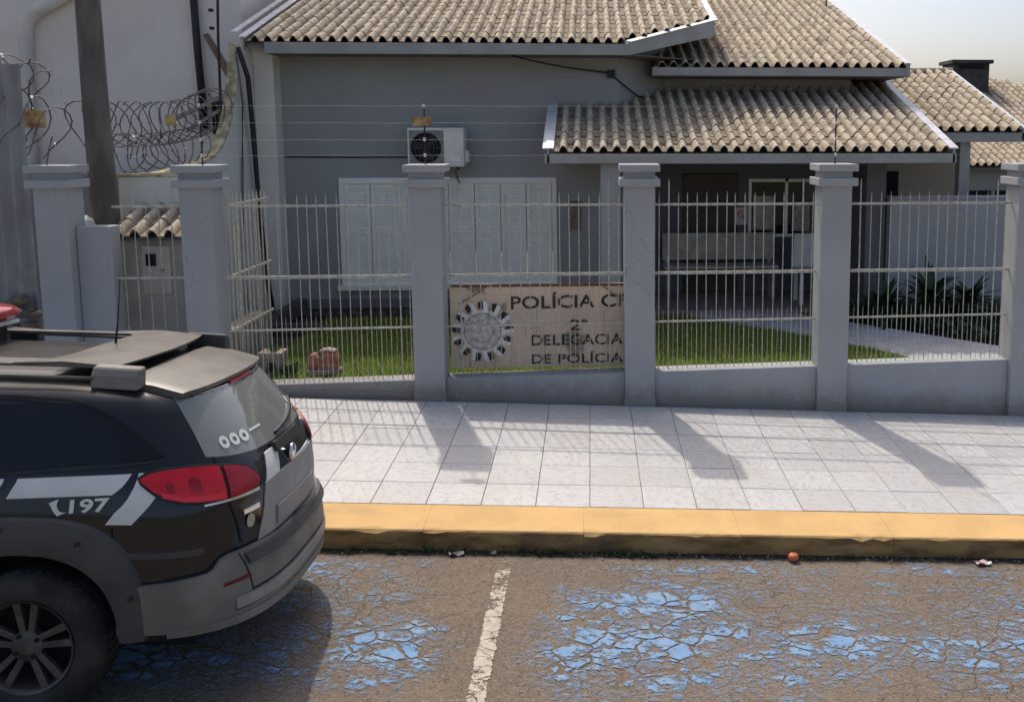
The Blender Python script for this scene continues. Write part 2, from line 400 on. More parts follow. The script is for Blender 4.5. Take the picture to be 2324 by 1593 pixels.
MAT['earth'] = simple('dry_earth', (.20, .16, .11), (.12, .13, .06), .2, .95, .3)
g = MB(); g.add([(-3000,-3000,-2.2),(3000,-3000,-2.2),(3000,3000,-2.2),(-3000,3000,-2.2)], [(0,1,2,3)])
tag(g.build('ground', MAT['earth']), kind='structure')
XL, XR = -40, 40
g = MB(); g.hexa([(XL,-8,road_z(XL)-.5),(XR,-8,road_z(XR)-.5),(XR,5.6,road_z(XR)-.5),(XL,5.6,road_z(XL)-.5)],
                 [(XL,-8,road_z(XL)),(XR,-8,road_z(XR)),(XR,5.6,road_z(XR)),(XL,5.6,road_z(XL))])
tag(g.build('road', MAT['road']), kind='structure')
def road_sheet(name, x0, x1, y0, y1, mat, lift):
    g = MB(); g.add([(x0,y0,road_z(x0)+lift),(x1,y0,road_z(x1)+lift),(x1,y1,road_z(x1)+lift),(x0,y1,road_z(x0)+lift)], [(0,1,2,3)])
    return tag(g.build(name, mat), kind='structure')
road_sheet('blue_parking_bay_paint', -6.2, -.66, 3.2, 5.44, MAT['blue'], .004)
road_sheet('blue_parking_bay_paint', -.44, 5.2, 3.2, 5.44, MAT['blue'], .004)
road_sheet('parking_line', -.66, -.44, 2.6, 5.38, MAT['line'], .005)

# kerb: cast stones with joints and chipped arrises
kerb = empty('kerb', (0, 5.68, pav_z(0, 5.68)), kind='structure')
x = -9.0; ki = 0
while x < 8:
    L = random.choice([1.0, 1.02, .98]); x1 = x + L - .0012
    g = MB(); n = 14; rows = []
    for i in range(n + 1):
        X = x + (x1 - x) * i / n
        t = pav_z(X, 5.5) - .003; b = road_z(X) - .2; j = random.uniform(-.002, .002)
        ch = 0
        if random.random() < .16: ch = random.uniform(.004, .022)
        rows.append([(X, 5.50+j, b), (X, 5.50+j, t-.012-ch), (X, 5.508+ch*.8, t-.003-ch*.3), (X, 5.52+ch*1.6, t), (X, 5.866, pav_z(X, 5.866)-.003), (X, 5.866, b)])
    g.grid(rows, True); m = len(rows[0])
    g.f.append(tuple(range(m))); g.f.append(tuple(range(n*m+m-1, n*m-1, -1)))
    g.build('kerb_stone', MAT['kerb'], kerb); x += L; ki += 1

# pavement slab and its tiles
pav = MB()
pav.hexa([(-9,5.868,pav_z(-9,5.868)-.3),(8,5.868,pav_z(8,5.868)-.3),(8,8.3,pav_z(8,8.3)-.3),(-9,8.3,pav_z(-9,8.3)-.3)],
         [(-9,5.868,pav_z(-9,5.868)-.012),(8,5.868,pav_z(8,5.868)-.012),(8,8.3,pav_z(8,8.3)-.012),(-9,8.3,pav_z(-9,8.3)-.012)])
pavo = tag(pav.build('pavement', MAT['grout']), kind='structure')
TX, TY = .3625, .3558
def tile_mesh(v):
    g = MB(); a, b, e = TX/2-.0017, TY/2-.0017, .002
    if v: a -= .0004
    g.add([(-a,-b,-.02),(a,-b,-.02),(a,b,-.02),(-a,b,-.02),(-a,-b,-e),(a,-b,-e),(a,b,-e),(-a,b,-e),
           (-a+e,-b+e,0),(a-e,-b+e,0),(a-e,b-e,0),(-a+e,b-e,0)],
          [(0,1,5,4),(1,2,6,5),(2,3,7,6),(3,0,4,7),(4,5,9,8),(5,6,10,9),(6,7,11,10),(7,4,8,11),(8,9,10,11)])
    me = g.mesh('paving_tile'); me.materials.append(MAT['paver']); return me
tms = [tile_mesh(0), tile_mesh(1)]
for i in range(-22, 16):
    for j in range(6):
        X = -.02 + TX*(i+.5); Y = 5.868 + TY*(j+.5)
        mesh_obj('paving_tile', tms[(i+j) % 2], None, pavo, (X, Y, pav_z(X, Y) + random.uniform(-.0015, .0012)),
                 (math.atan(.026)+random.uniform(-.0025,.0025), math.atan(SL)+random.uniform(-.0025,.0025), random.uniform(-.003,.003)))

# yard
g = MB(); g.box(-4.0, 6.2, 8.2, 13.5, -.6, YZ-.02); tag(g.build('yard_soil', MAT['soil']), kind='structure')
g = MB()
PATH = [(1.15,11.0),(2.3,11.2),(2.75,10.72),(4.25,9.12),(4.05,8.25),(3.35,8.25),(3.1,8.8),(2.42,9.7),(1.26,10.8)]
g.extr(PATH, 'z', YZ-.1, YZ+.012); tag(g.build('garden_path', MAT['path'], bevel=.006), kind='structure')

def inside(p, poly):
    c = False; n = len(poly)
    for i in range(n):
        x1, y1 = poly[i]; x2, y2 = poly[i-1]
        if (y1 > p[1]) != (y2 > p[1]) and p[0] < (x2-x1)*(p[1]-y1)/(y2-y1)+x1: c = not c
    return c
# lawn: bent blades
N = 60000; px = rng.uniform(-3.15, 3.6, N); py = rng.uniform(8.22, 11.3, N)
keep = np.array([not inside((a, b), PATH) and not (a < -1.0 and b > 11.0) and not (a > 2.9 and b > 9.6) for a, b in zip(px, py)])
px, py = px[keep], py[keep]; n = len(px)
ht = rng.uniform(.03, .085, n); an = rng.uniform(0, 6.283, n); wd = rng.uniform(.003, .006, n); ln = rng.uniform(.01, .05, n); la = rng.uniform(0, 6.283, n)
V = np.zeros((n, 5, 3)); cx, cy = np.cos(an)*wd, np.sin(an)*wd
for k, (f, ww) in enumerate(((0, 1), (0, -1), (.55, .8), (.55, -.8), (1, 0))):
    V[:, k, 0] = px + cx*ww + np.cos(la)*ln*f*f; V[:, k, 1] = py + cy*ww + np.sin(la)*ln*f*f; V[:, k, 2] = YZ-.022 + ht*f
F = (np.arange(n)[:, None]*5 + np.array([[0, 1, 3, 2]])); F2 = (np.arange(n)[:, None]*5 + np.array([[2, 3, 4]]))
me = bpy.data.meshes.new('lawn'); me.vertices.add(n*5); me.vertices.foreach_set('co', V.reshape(-1))
loops = np.concatenate([np.concatenate([F, F2], 1).reshape(-1)]); me.loops.add(n*7); me.loops.foreach_set('vertex_index', loops.astype(np.int32))
st = np.stack([np.arange(n)*7, np.arange(n)*7+4], 1).reshape(-1); me.polygons.add(n*2); me.polygons.foreach_set('loop_start', st.astype(np.int32))
me.update(calc_edges=True); me.validate()
tag(mesh_obj('lawn', me, MAT['grass']), 'short green lawn grass behind the railings', 'grass', kind='stuff')

# ------------------------------------------------------------------ roof tiles
TP, TE = .150, .25                                          # tile pitch across, exposure up the slope
def rooftile_mesh(seed, lift=.011):
    rr = random.Random(seed); g = MB(); prof = []
    for t in (0, .06, .2, .34, .40, .47, .56, .66, .78, .88, .96, 1.0, 1.05):
        z = .004*(1-t/.40) if t < .40 else .070*max(0, math.sin(math.pi*min(1,(t-.40)/.64)))**.75
        prof.append((t*TP, z))
    L = TE + .035
    top = [(a, 0, z+lift+.012) for a, z in prof]; top2 = [(a, L, z+.012) for a, z in prof]
    lip = [(a, .004, z+lift-.002) for a, z in prof]
    g.grid([lip, top, top2]); me = g.mesh('roof_tile', recalc=False)
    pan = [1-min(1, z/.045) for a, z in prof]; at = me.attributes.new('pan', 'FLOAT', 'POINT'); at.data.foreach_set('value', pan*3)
    me.materials.append(MAT['rooftile']); return me
RTM = [rooftile_mesh(0, .014), rooftile_mesh(1, .007)]

def tile_roof(part, x0, x1, y0, z0, y1, slope, keep=None, nobj=0, kind=0):
    """rows of pan-and-cover tiles on a plane rising from (y0, z0); first nobj rows are single objects"""
    ca = math.cos(math.atan(slope)); rot = math.atan(slope); rows = int((y1-y0)/ca/TE)+1; cols = int(round((x1-x0)/TP))
    st = MB(); base = worldloc(part)
    TM = RTM[kind]; sv = [v.co.copy() for v in TM.vertices]; sf = [tuple(p.vertices) for p in TM.polygons]
    c, s = math.cos(rot), math.sin(rot)
    for r in range(rows):
        d = r*TE; Y = y0 + d*c; Z = z0 + d*s
        for k in range(cols):
            X = x0 + k*TP
            if keep and not keep(X+TP/2, Y): continue
            dx, dz, rz = random.uniform(-.004,.004), random.uniform(-.002,.004), random.uniform(-.012,.012)
            dy = random.uniform(-.005,.005)
            if r < nobj:
                mesh_obj('roof_tile', TM, None, part, (X+dx-base.x, Y+dy-base.y, Z+dz-base.z), (rot, 0, rz))
            else:
                st.add([(X+dx+p.x-rz*p.y, Y+dy+p.y*c-p.z*s, Z+dz+p.y*s+p.z*c) for p in sv], sf)
    if st.v:
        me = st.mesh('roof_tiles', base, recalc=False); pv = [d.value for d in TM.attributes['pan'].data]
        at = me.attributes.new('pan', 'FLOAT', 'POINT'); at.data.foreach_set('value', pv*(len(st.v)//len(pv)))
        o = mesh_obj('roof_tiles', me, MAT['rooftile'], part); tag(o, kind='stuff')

# ------------------------------------------------------------------ the police house
HY = 11.8                                                    # front wall plane
house = empty('police_house', (0, HY, YZ), 'single-storey grey house with tiled roofs, white shuttered window and open porch', 'house')
# front wall with the window hole, chamfered right corner, set-back wall, sides and back
WX0, WX1, WZ0, WZ1 = -3.19, -.44, .62, 2.0
g = MB()
g.box(-3.86, WX0, HY, HY+.2, YZ-.3, 3.66); g.box(WX1, .36, HY, HY+.2, YZ-.3, 3.66)
g.box(WX0, WX1, HY, HY+.2, YZ-.3, WZ0); g.box(WX0, WX1, HY, HY+.2, WZ1, 3.66)
g.build('front_wall', MAT['wall'], house)
g = MB(); g.extr([(.36,HY+.001),(1.02,12.46),(1.02,12.66),(.36,HY+.2)], 'z', YZ-.3, 3.75); g.build('corner_wall', MAT['wall'], house)
g = MB(); g.box(1.02, 3.56, 12.46, 12.66, 2.62, 3.42); g.build('upper_wall', MAT['wall'], house)
g = MB(); g.box(-3.86, -3.66, HY+.2, 19.8, YZ-.3, 3.7); g.box(3.36, 3.56, 12.66, 19.8, YZ-.3, 3.42); g.box(-3.66, 3.36, 19.6, 19.8, YZ-.3, 3.4)
g.build('side_wall', MAT['wall'], house)
# pale pilaster on the left corner of the front
g = MB(); g.box(-4.10, -3.86, HY-.25, HY+.15, YZ-.3, 3.60); g.build('corner_pilaster', MAT['white_wall'], house, bevel=.01)
g = MB(); g.box(-3.855, -.46, HY-.012, HY-.001, YZ-.2, YZ+.10); g.build('wall_plinth', MAT['porchgrey'], house)

# window: frame, sill, eight louvred leaves
win = empty('window', (0, 0, 0)); win.parent = house; win.location = (-1.8, 0, .9)
g = MB(); fy0, fy1 = HY-.03, HY+.05
g.box(WX0, WX1, fy0, fy1, WZ1-.07, WZ1); g.box(WX0, WX1, fy0, fy1, WZ0, WZ0+.05)
g.box(WX0, WX0+.06, fy0, fy1, WZ0+.05, WZ1-.07); g.box(WX1-.06, WX1, fy0, fy1, WZ0+.05, WZ1-.07)
g.build('window_frame', MAT['white_frame'], win, bevel=.004)
g = MB(); g.box(WX0-.05, WX1+.05, HY-.10, HY-.0305, WZ0-.055, WZ0+.012); g.build('window_sill', MAT['white_frame'], win, bevel=.006)
NL = 8; lw = (WX1-WX0-.12)/NL
def leaf_mesh():
    g = MB(); a = lw-.010; h0, h1 = WZ0+.052, WZ1-.072; m = (h0+h1)/2+.02; st = .045
    g.box(0, st, -.004, .032, h0, h1); g.box(a-st, a, -.004, .032, h0, h1)
    for z0, z1 in ((h0, h0+.07), (m-.035, m+.035), (h1-.06, h1)): g.box(st, a-st, .001, .029, z0, z1)
    for z0, z1 in ((h0+.07, m-.035), (m+.035, h1-.06)):
        k = int((z1-z0)/.038)
        for i in range(k):
            z = z0 + (i+.5)*(z1-z0)/k
            g.hexa([(st,.010,z-.0180),(a-st,.010,z-.0180),(a-st,.016,z-.020),(st,.016,z-.020)], [(st,.024,z+.018),(a-st,.024,z+.018),(a-st,.030,z+.016),(st,.030,z+.016)])
    g.box(st, a-st, .0335, .0345, h0, h1)
    me = g.mesh('shutter_leaf'); me.materials.append(MAT['white_frame']); return me
lm = leaf_mesh(); wl = worldloc(win)
for i in range(NL): mesh_obj('shutter_leaf', lm, None, win, (WX0+.063+i*lw-wl.x, HY-.012+(i % 2)*.006-wl.y, -wl.z))

# left main roof
S1 = .355; EY, EZ = 11.3, 3.635
def left_edge(Y):                                            # right limit of the left roof in plan: eave corner, diagonal, verge
    return .49 + max(0, min(1.0, (Y-EY)/1.0))*1.12
rf = empty('front_roof', (0, 0, 0)); rf.parent = house; rf.location = (-1.5, -.8, 3.3)
tile_roof(rf, -4.08, 1.62, EY, EZ, 16.2, S1, lambda X, Y: X < left_edge(Y)-.03, nobj=2, kind=1)
g = MB()                                                     # timber deck under the tiles, with the eave's diagonal cut
def dk(X, Y, o): return (X, Y, EZ + (Y-EY)*S1 + o)
for o in (0,):
    P = [(-4.08,EY+.02),(.47,EY+.02),(1.62,12.32),(1.62,16.3),(-4.08,16.3)]
    g.add([dk(a,b,-.012) for a,b in P]+[dk(a,b,-.05) for a,b in P], [(0,1,2,3,4),(9,8,7,6,5)]+[(i,(i+1)%5,5+(i+1)%5,5+i) for i in range(5)])
    g.add([(-4.03,16.3,5.45),(1.62,16.3,5.45),(1.62,20,4.1),(-4.03,20,4.1)], [(0,1,2,3)])
g.build('roof_deck', MAT['soffit'], rf)
g = MB(); g.box(-3.86, .49, EY-.02, EY+.015, 3.505, 3.638)
g.build('fascia_board', MAT['fascia'], rf, bevel=.004)
g = MB(); a, b = Vector((.49, EY-.02, 0)), Vector((1.645, 12.3, 0)); dz = 1.0*S1
g.hexa([(a.x,a.y,3.505),(a.x-.02,a.y+.035,3.505),(b.x-.02,b.y+.035,3.505+dz-.02),(b.x,b.y,3.505+dz-.02)],
       [(a.x,a.y,3.657),(a.x-.02,a.y+.035,3.657),(b.x-.02,b.y+.035,3.687+dz),(b.x,b.y,3.687+dz)])
g.build('diagonal_fascia_board', MAT['fascia'], rf)
g = MB(); g.hexa([(a.x+.012,a.y-.012,3.658),(a.x-.05,a.y+.05,3.677),(b.x-.05,b.y+.05,3.707+dz),(b.x+.012,b.y-.012,3.689+dz)],
                 [(a.x+.012,a.y-.012,3.666),(a.x-.05,a.y+.05,3.685),(b.x-.05,b.y+.05,3.715+dz),(b.x+.012,b.y-.012,3.697+dz)])
g.build('edge_flashing', MAT['flash'], rf)
def verge(part, X, y0, z0, y1, slope, mat=MAT['flash'], w0=.05, drop=.16, fas=True, name='verge_flashing'):
    g = MB(); dz = (y1-y0)*slope
    g.hexa([(X-w0,y0,z0+.05),(X+w0,y0,z0+.05),(X+w0,y0,z0+.065),(X-w0,y0,z0+.065)], [(X-w0,y1,z0+dz+.05),(X+w0,y1,z0+dz+.05),(X+w0,y1,z0+dz+.065),(X-w0,y1,z0+dz+.065)])
    g.build(name, mat, part)
    if fas:
        g = MB(); s = .012 if fas > 0 else -.012
        g.hexa([(X-.012,y0,z0-drop),(X+.012,y0,z0-drop),(X+.012,y0,z0+.048),(X-.012,y0,z0+.048)], [(X-.012,y1,z0+dz-drop),(X+.012,y1,z0+dz-drop),(X+.012,y1,z0+dz+.048),(X-.012,y1,z0+dz+.048)])
        g.build('verge_board', MAT['fascia'], part)
verge(rf, 1.645, 12.3, EZ+1.0*S1, 16.3, S1, drop=.12)
verge(rf, -4.11, EY-.03, EZ, 16.3, S1, w0=.045, drop=.10)
verge(rf, -4.25, EY+.1, EZ+.07, 16.3, S1, w0=.04, fas=0, name='gutter_flashing')
g = MB(); g.add([(-3.86,EY+.016,3.508),(.48,EY+.016,3.508),(1.6,12.3,3.508),(1.6,12.7,3.508),(-3.86,12.7,3.508)], [(0,1,2,3,4)]); g.build('soffit', MAT['soffit'], rf, solid=.012)

# right main roof, set lower and farther back
S2 = .34; E2Y, E2Z = 11.9, 3.40
r2 = empty('rear_roof', (0, 0, 0)); r2.parent = house; r2.location = (2.5, .1, 3.1)
tile_roof(r2, .82, 4.12, E2Y, E2Z, 17.2, S2, None, nobj=1, kind=1)
g = MB(); P = [(.8,E2Y+.02),(4.15,E2Y+.02),(4.15,17.3),(.8,17.3)]
dz = lambda Y, o: E2Z + (Y-E2Y)*S2 + o
g.add([(a,b,dz(b,-.012)) for a,b in P]+[(a,b,dz(b,-.05)) for a,b in P], [(0,1,2,3),(7,6,5,4)]+[(i,(i+1)%4,4+(i+1)%4,4+i) for i in range(4)])
g.add([(.8,17.3,5.2),(4.15,17.3,5.2),(4.15,20.4,4.1),(.8,20.4,4.1)], [(0,1,2,3)])
g.build('roof_deck', MAT['soffit'], r2)
g = MB(); g.box(.8, 4.17, E2Y-.02, E2Y+.015, 3.30, 3.405); g.build('fascia_board', MAT['fascia'], r2, bevel=.004)
g = MB(); g.box(4.115, 4.17, E2Y-.03, E2Y-.021, 3.29, 3.47); g.build('fascia_end_cap', MAT['fascia'], r2)
verge(r2, 4.15, E2Y-.02, E2Z, 17.3, S2, drop=.12, w0=.04)
g = MB(); g.add([(.8,E2Y+.016,3.303),(4.14,E2Y+.016,3.303),(4.14,13.2,3.303),(.8,13.2,3.303)], [(0,1,2,3)]); g.build('soffit', MAT['soffit'], r2, solid=.012)

# porch roof
S3 = .352; E3Y, E3Z = 10.25, 2.335; PX0, PX1 = -.41, 4.15
pr_ = empty('porch_roof', (0, 0, 0)); pr_.parent = house; pr_.location = (1.8, -1.5, 2.1)
tile_roof(pr_, PX0, PX1-.03, E3Y, E3Z, 13.0, S3, lambda X, Y: not (Y > HY-.03 and X < .36) and not (Y > HY-.05 and X < .36+(Y-HY)*1.0), nobj=6)
g = MB(); dz = lambda Y, o: E3Z + (Y-E3Y)*S3 + o
for P in ([(PX0,E3Y+.02),(PX1,E3Y+.02),(PX1,HY-.01),(PX0,HY-.01)], [(1.03,HY-.01),(PX1,HY-.01),(PX1,13.1),(1.03,13.1)]):
    g.add([(a,b,dz(b,-.012)) for a,b in P]+[(a,b,dz(b,-.05)) for a,b in P], [(0,1,2,3),(7,6,5,4)]+[(i,(i+1)%4,4+(i+1)%4,4+i) for i in range(4)])
g.build('roof_deck', MAT['soffit'], pr_)
g = MB(); g.box(PX0-.10, PX1+.02, E3Y-.02, E3Y+.015, 2.225, 2.335); g.build('fascia_board', MAT['fascia'], pr_, bevel=.004)
verge(pr_, PX0-.06, E3Y-.02, E3Z, HY-.01, S3, drop=.11, w0=.062)
verge(pr_, PX1-.01, E3Y-.02, E3Z, 13.1, S3, drop=.11, w0=.05)
g = MB(); g.add([(PX0,E3Y+.016,2.228),(PX1,E3Y+.016,2.228),(PX1,12.4,2.228),(PX0,12.4,2.228)], [(0,1,2,3)]); g.build('soffit', MAT['soffit'], pr_, solid=.012)
# porch room
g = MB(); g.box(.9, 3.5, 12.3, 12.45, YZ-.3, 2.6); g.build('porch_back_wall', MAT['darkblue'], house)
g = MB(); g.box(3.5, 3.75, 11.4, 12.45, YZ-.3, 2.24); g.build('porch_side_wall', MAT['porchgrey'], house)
g = MB(); g.box(.11, .34, 10.4, 10.63, YZ-.1, 2.225); g.build('porch_column', MAT['pillar'], house, bevel=.008)
g = MB(); g.box(.37, 3.5, 10.95, 12.3, YZ-.3, YZ+.06); g.build('porch_floor', MAT['porch_floor'], house, bevel=.01)
g = MB(); g.box(1.25, 2.0, 12.27, 12.3, YZ+.06, 2.02); g.build('porch_door', simple('dark_wood_door', (.05, .035, .025), (.035, .025, .018), 6, .5, .1, stretch=(8, 8, .6)), house, bevel=.006)
g = MB(); g.box(2.14, 3.3, 12.27, 12.3, 1.16, 1.20); g.box(2.14, 2.18, 12.27, 12.3, 1.2, 1.95); g.box(3.26, 3.3, 12.27, 12.3, 1.2, 1.95); g.box(2.64, 2.68, 12.27, 12.3, 1.2, 1.95); g.box(2.18, 3.26, 12.27, 12.3, 1.91, 1.95)
g.build('porch_window_frame', MAT['ac_white'], house)
g = MB(); g.box(2.18, 3.26, 12.285, 12.295, 1.2, 1.91); g.build('porch_window_pane', MAT['car_glass'], house)

def flat_sign(name, x0, x1, z0, z1, y, mat, label, cat, th=.006, group=None):
    g = MB(); g.box(x0, x1, y-th, y, z0, z1); return tag(g.build(name, mat), label, cat, group)
flat_sign('notice_poster', 2.20, 2.50, 1.26, 1.72, 12.268, MAT['paper'], 'larger pale poster taped to the dark porch window', 'poster')
flat_sign('notice_sheet', 2.74, 2.98, 1.24, 1.60, 12.268, MAT['paper'], 'smaller pale notice at the right of the porch window', 'poster')
sg = empty('round_prohibition_sign', (2.06, 12.26, 1.45), 'small white square sign with a red ring on porch wall', 'sign')
g = MB(); g.box(1.96, 2.125, 12.255, 12.262, 1.33, 1.57); g.build('plate', simple('sign_white', (.5,.48,.46), None, 1, .6, 0), sg)
g = MB(); g.tube([(2.042+.05*math.cos(a), 12.252, 1.47+.05*math.sin(a)) for a in np.linspace(0, 6.283, 17)], .007, 5); g.bar((2.007,12.252,1.505),(2.077,12.252,1.435),.012,.004,(0,1,0))
g.build('red_ring', simple('sign_red', (.42,.04,.03), None, 1, .6, 0), sg)
flat_sign('wall_notice', -.28, -.12, 1.32, 1.70, HY-.002, simple('brown_notice', (.26,.22,.17), (.18,.15,.12), 12, .7, 0), 'brownish notice on grey wall under left end of porch roof', 'notice', .008)
# porch bench and white chair
def bench(name, x, y, label, mat, W_=.9):
    t = empty(name, (x, y, YZ+.06), label, 'bench')
    g = MB(); g.box(x, x+W_, y, y+.36, YZ+.46, YZ+.50); g.build('seat', mat, t, bevel=.006)
    g = MB(); g.box(x, x+W_, y+.33, y+.36, YZ+.54, YZ+.90); g.build('backrest', mat, t, bevel=.006)
    for a in (x+.04, x+W_-.08):
        g = MB(); g.box(a, a+.04, y+.02, y+.34, YZ+.06, YZ+.46); g.box(a, a+.04, y+.335, y+.355, YZ+.5, YZ+.54); g.build('leg', mat, t)
    return t
bench('porch_bench', .95, 11.7, 'pale long bench against the porch back wall', simple('bench_wood', (.40,.37,.32), (.30,.27,.23), 8, .6, .1), 1.5)
t = empty('porch_chair', (2.75, 11.3, YZ+.06), 'white plastic chair on the porch floor', 'chair')
wh = simple('white_plastic', (.55, .55, .54), (.48, .48, .46), 5, .45, 0); bx_, by_ = 2.62, 11.25
g = MB(); g.box(bx_, bx_+.42, by_, by_+.40, YZ+.47, YZ+.50); g.build('seat', wh, t, bevel=.01)
g = MB(); g.hexa([(bx_,by_+.38,YZ+.50),(bx_+.42,by_+.38,YZ+.50),(bx_+.42,by_+.41,YZ+.50),(bx_,by_+.41,YZ+.50)], [(bx_+.03,by_+.46,YZ+.92),(bx_+.39,by_+.46,YZ+.92),(bx_+.39,by_+.49,YZ+.92),(bx_+.03,by_+.49,YZ+.92)]); g.build('backrest', wh, t)
for a, b in ((bx_+.02,by_+.02),(bx_+.36,by_+.02),(bx_+.02,by_+.35),(bx_+.36,by_+.35)):
    g = MB(); g.hexa([(a-.01,b-.01,YZ+.06),(a+.045,b-.01,YZ+.06),(a+.045,b+.035,YZ+.06),(a-.01,b+.035,YZ+.06)], [(a,b,YZ+.47),(a+.04,b,YZ+.47),(a+.04,b+.04,YZ+.47),(a,b+.04,YZ+.47)]); g.build('leg', wh, t)

# cable on the front wall and service drop
t = empty('wall_cable', (.25, HY, 3.3), 'black cable with junction box sagging across the grey wall below the eave', 'cable')
g = MB(); g.tube([(-.95,EY+.1,3.50),(-.6,11.4,3.42),(-.3,11.7,3.385),(.0,11.74,3.35),(.26,HY-.03,3.32)], .012, 6)
g.tube([(.28,HY-.03,3.29),(.5,11.86,3.12),(.62,11.98,3.04),(.75,12.1,3.02),(1.02,12.38,3.08),(1.3,12.42,3.12)], .011, 6); g.build('cable', MAT['black_plastic'], t, smooth=True)
g = MB(); g.box(.22, .32, HY-.06, HY-.001, 3.26, 3.36); g.build('junction_box', MAT['black_plastic'], t, bevel=.006)
g = MB(); g.tube([(-3.84,HY-.012,2.27),(-3.0,HY-.012,2.262),(-2.16,HY-.012,2.268)], .009, 5); tag(g.build('air_conditioner_pipe', MAT['black_plastic'], smooth=True), 'dark pipe running along the wall to the air conditioner', 'pipe')

# air conditioner outdoor unit
ac = empty('air_conditioner', (-1.85, HY-.2, 2.14), 'white outdoor air conditioner unit on the grey wall above the shutters', 'air conditioner')
ax0, ax1, az0, az1, ay0, ay1 = -2.25, -1.56, 2.15, 2.63, HY-.36, HY-.08
g = MB(); g.box(ax0, ax1, ay0, ay1, az0, az1); g.build('casing', MAT['ac_white'], ac, bevel=.015)
fx, fz, fr = -2.02, 2.385, .185
g = MB(); g.box(ax0+.025, fx+.215, ay0-.006, ay0-.001, az0+.03, az1-.03); g.build('fan_panel', simple('ac_grille_grey', (.30,.30,.28), (.22,.22,.2), 20, .6, 0), ac)
g = MB(); g.lathe([(fr, -.010), (fr, -.0075)], (fx, ay0, fz), 'y', 32); g.build('fan_opening', MAT['dark_opening'], ac)
g = MB()
for k in range(3):
    a0 = k*2.094+.4; pts = []
    for a, r in ((a0, .04), (a0+.1, .16), (a0+.5, .168), (a0+.9, .16), (a0+.75, .05)): pts.append((fx+r*math.cos(a), ay0-.013, fz+r*math.sin(a)))
    g.add(pts, [(0,1,2,3,4)])
g.lathe([(.045, -.018), (.045, -.0125)], (fx, ay0, fz), 'y', 16); g.build('fan_blades', MAT['black_plastic'], ac)
g = MB()
for r in (.06, .10, .14, .185): g.tube([(fx+r*math.cos(a), ay0-.028, fz+r*math.sin(a)) for a in np.linspace(0, 6.283, 29)], .0026, 4)
for a in np.linspace(0, 6.283, 7)[:-1]: g.tube([(fx+.03*math.cos(a), ay0-.028, fz+.03*math.sin(a)), (fx+.19*math.cos(a), ay0-.028, fz+.19*math.sin(a))], .003, 4)
g.build('fan_guard', MAT['razor'], ac)
g = MB(); g.box(-1.73, -1.61, ay0-.004, ay0-.001, 2.22, 2.27); g.build('maker_plate', MAT['white_frame'], ac)
g = MB(); g.box(ax1+.001, ax1+.045, ay0+.06, ay1-.03, az0+.05, az0+.20); g.build('valve_cover', MAT['ac_white'], ac, bevel=.01)
for X in (-2.14, -1.68):
    g = MB(); g.box(X-.015, X+.015, ay0+.02, HY-.001, az0-.04, az0-.002); g.bar((X, HY-.02, az0-.22), (X, ay0+.06, az0-.04), .02, .02); g.build('wall_bracket', MAT['razor'], ac)

# roof antenna
g = MB(); g.tube([(4.0,15.6,4.6),(4.0,15.6,5.6)], .014, 6); g.tube([(3.7,15.6,5.5),(4.3,15.6,5.5)], .006, 5)
tag(g.build('roof_antenna', MAT['razor']), 'thin metal antenna mast standing on the right roof', 'antenna')

# ------------------------------------------------------------------ fence
PXS = [-4.58, -3.38, -1.44, .43, 2.19, 3.99]; PW = .135; FY = 8.0
PL = ['grey pillar with stepped cap beside the corrugated metal sheet', 'grey pillar with stepped cap right of the meter cabinet',
      'grey pillar with stepped cap in front of the air conditioner', 'grey pillar with stepped cap at right edge of the police sign',
      'grey pillar with stepped cap in front of the porch posters', 'grey pillar with stepped cap at the right edge of the picture']
for X, lb in zip(PXS, PL):
    zb = pav_z(X, FY+.13)
    t = empty('fence_pillar', (X, FY+PW, zb), lb, 'pillar', 'pillars of the street fence')
    g = MB(); g.box(X-PW, X+PW, FY, FY+2*PW, zb-.2, 2.24); g.build('shaft', MAT['pillar'], t, bevel=.006)
    g = MB(); g.box(X-PW-.006, X+PW+.006, FY-.006, FY+2*PW+.006, zb-.2, zb+.075); g.build('base', MAT['pillar'], t, bevel=.003)
    for z0, z1 in ((2.095, 2.165), (2.225, 2.288)):
        g = MB(); g.box(X-PW-.043, X+PW+.043, FY-.043, FY+2*PW+.043, z0, z1); g.build('cap_slab', MAT['pillar'], t, bevel=.006)
def wtop(X): return .402 + .02*X
bays = [(1, 2), (2, 3), (3, 4), (4, 5)]
BL = ['low grey wall between the car and the air conditioner pillar', 'low grey wall under the police sign', 'low grey wall in front of the sunny lawn and porch', 'low grey wall at the right under the shrub']
RL = ['pale iron railing in front of the left shutters and broken bricks', 'pale iron railing in front of the police sign', 'pale iron railing in front of the dark porch', 'pale iron railing in front of the dark shrub at right']
def barmesh(L, r, name='bar'):
    g = MB(); g.tube([(0,0,0),(0,0,L-.045),(0,0,L)], [r, r, r*.25], 6); me = g.mesh(name, smooth=True); me.materials.append(MAT['iron'])
    try: me.set_sharp_from_angle(angle=R(50))
    except Exception: pass
    return me
TALL = barmesh(1.735, .0044); SHORT = barmesh(.66, .0023); ROD = barmesh(1.86, .0068)
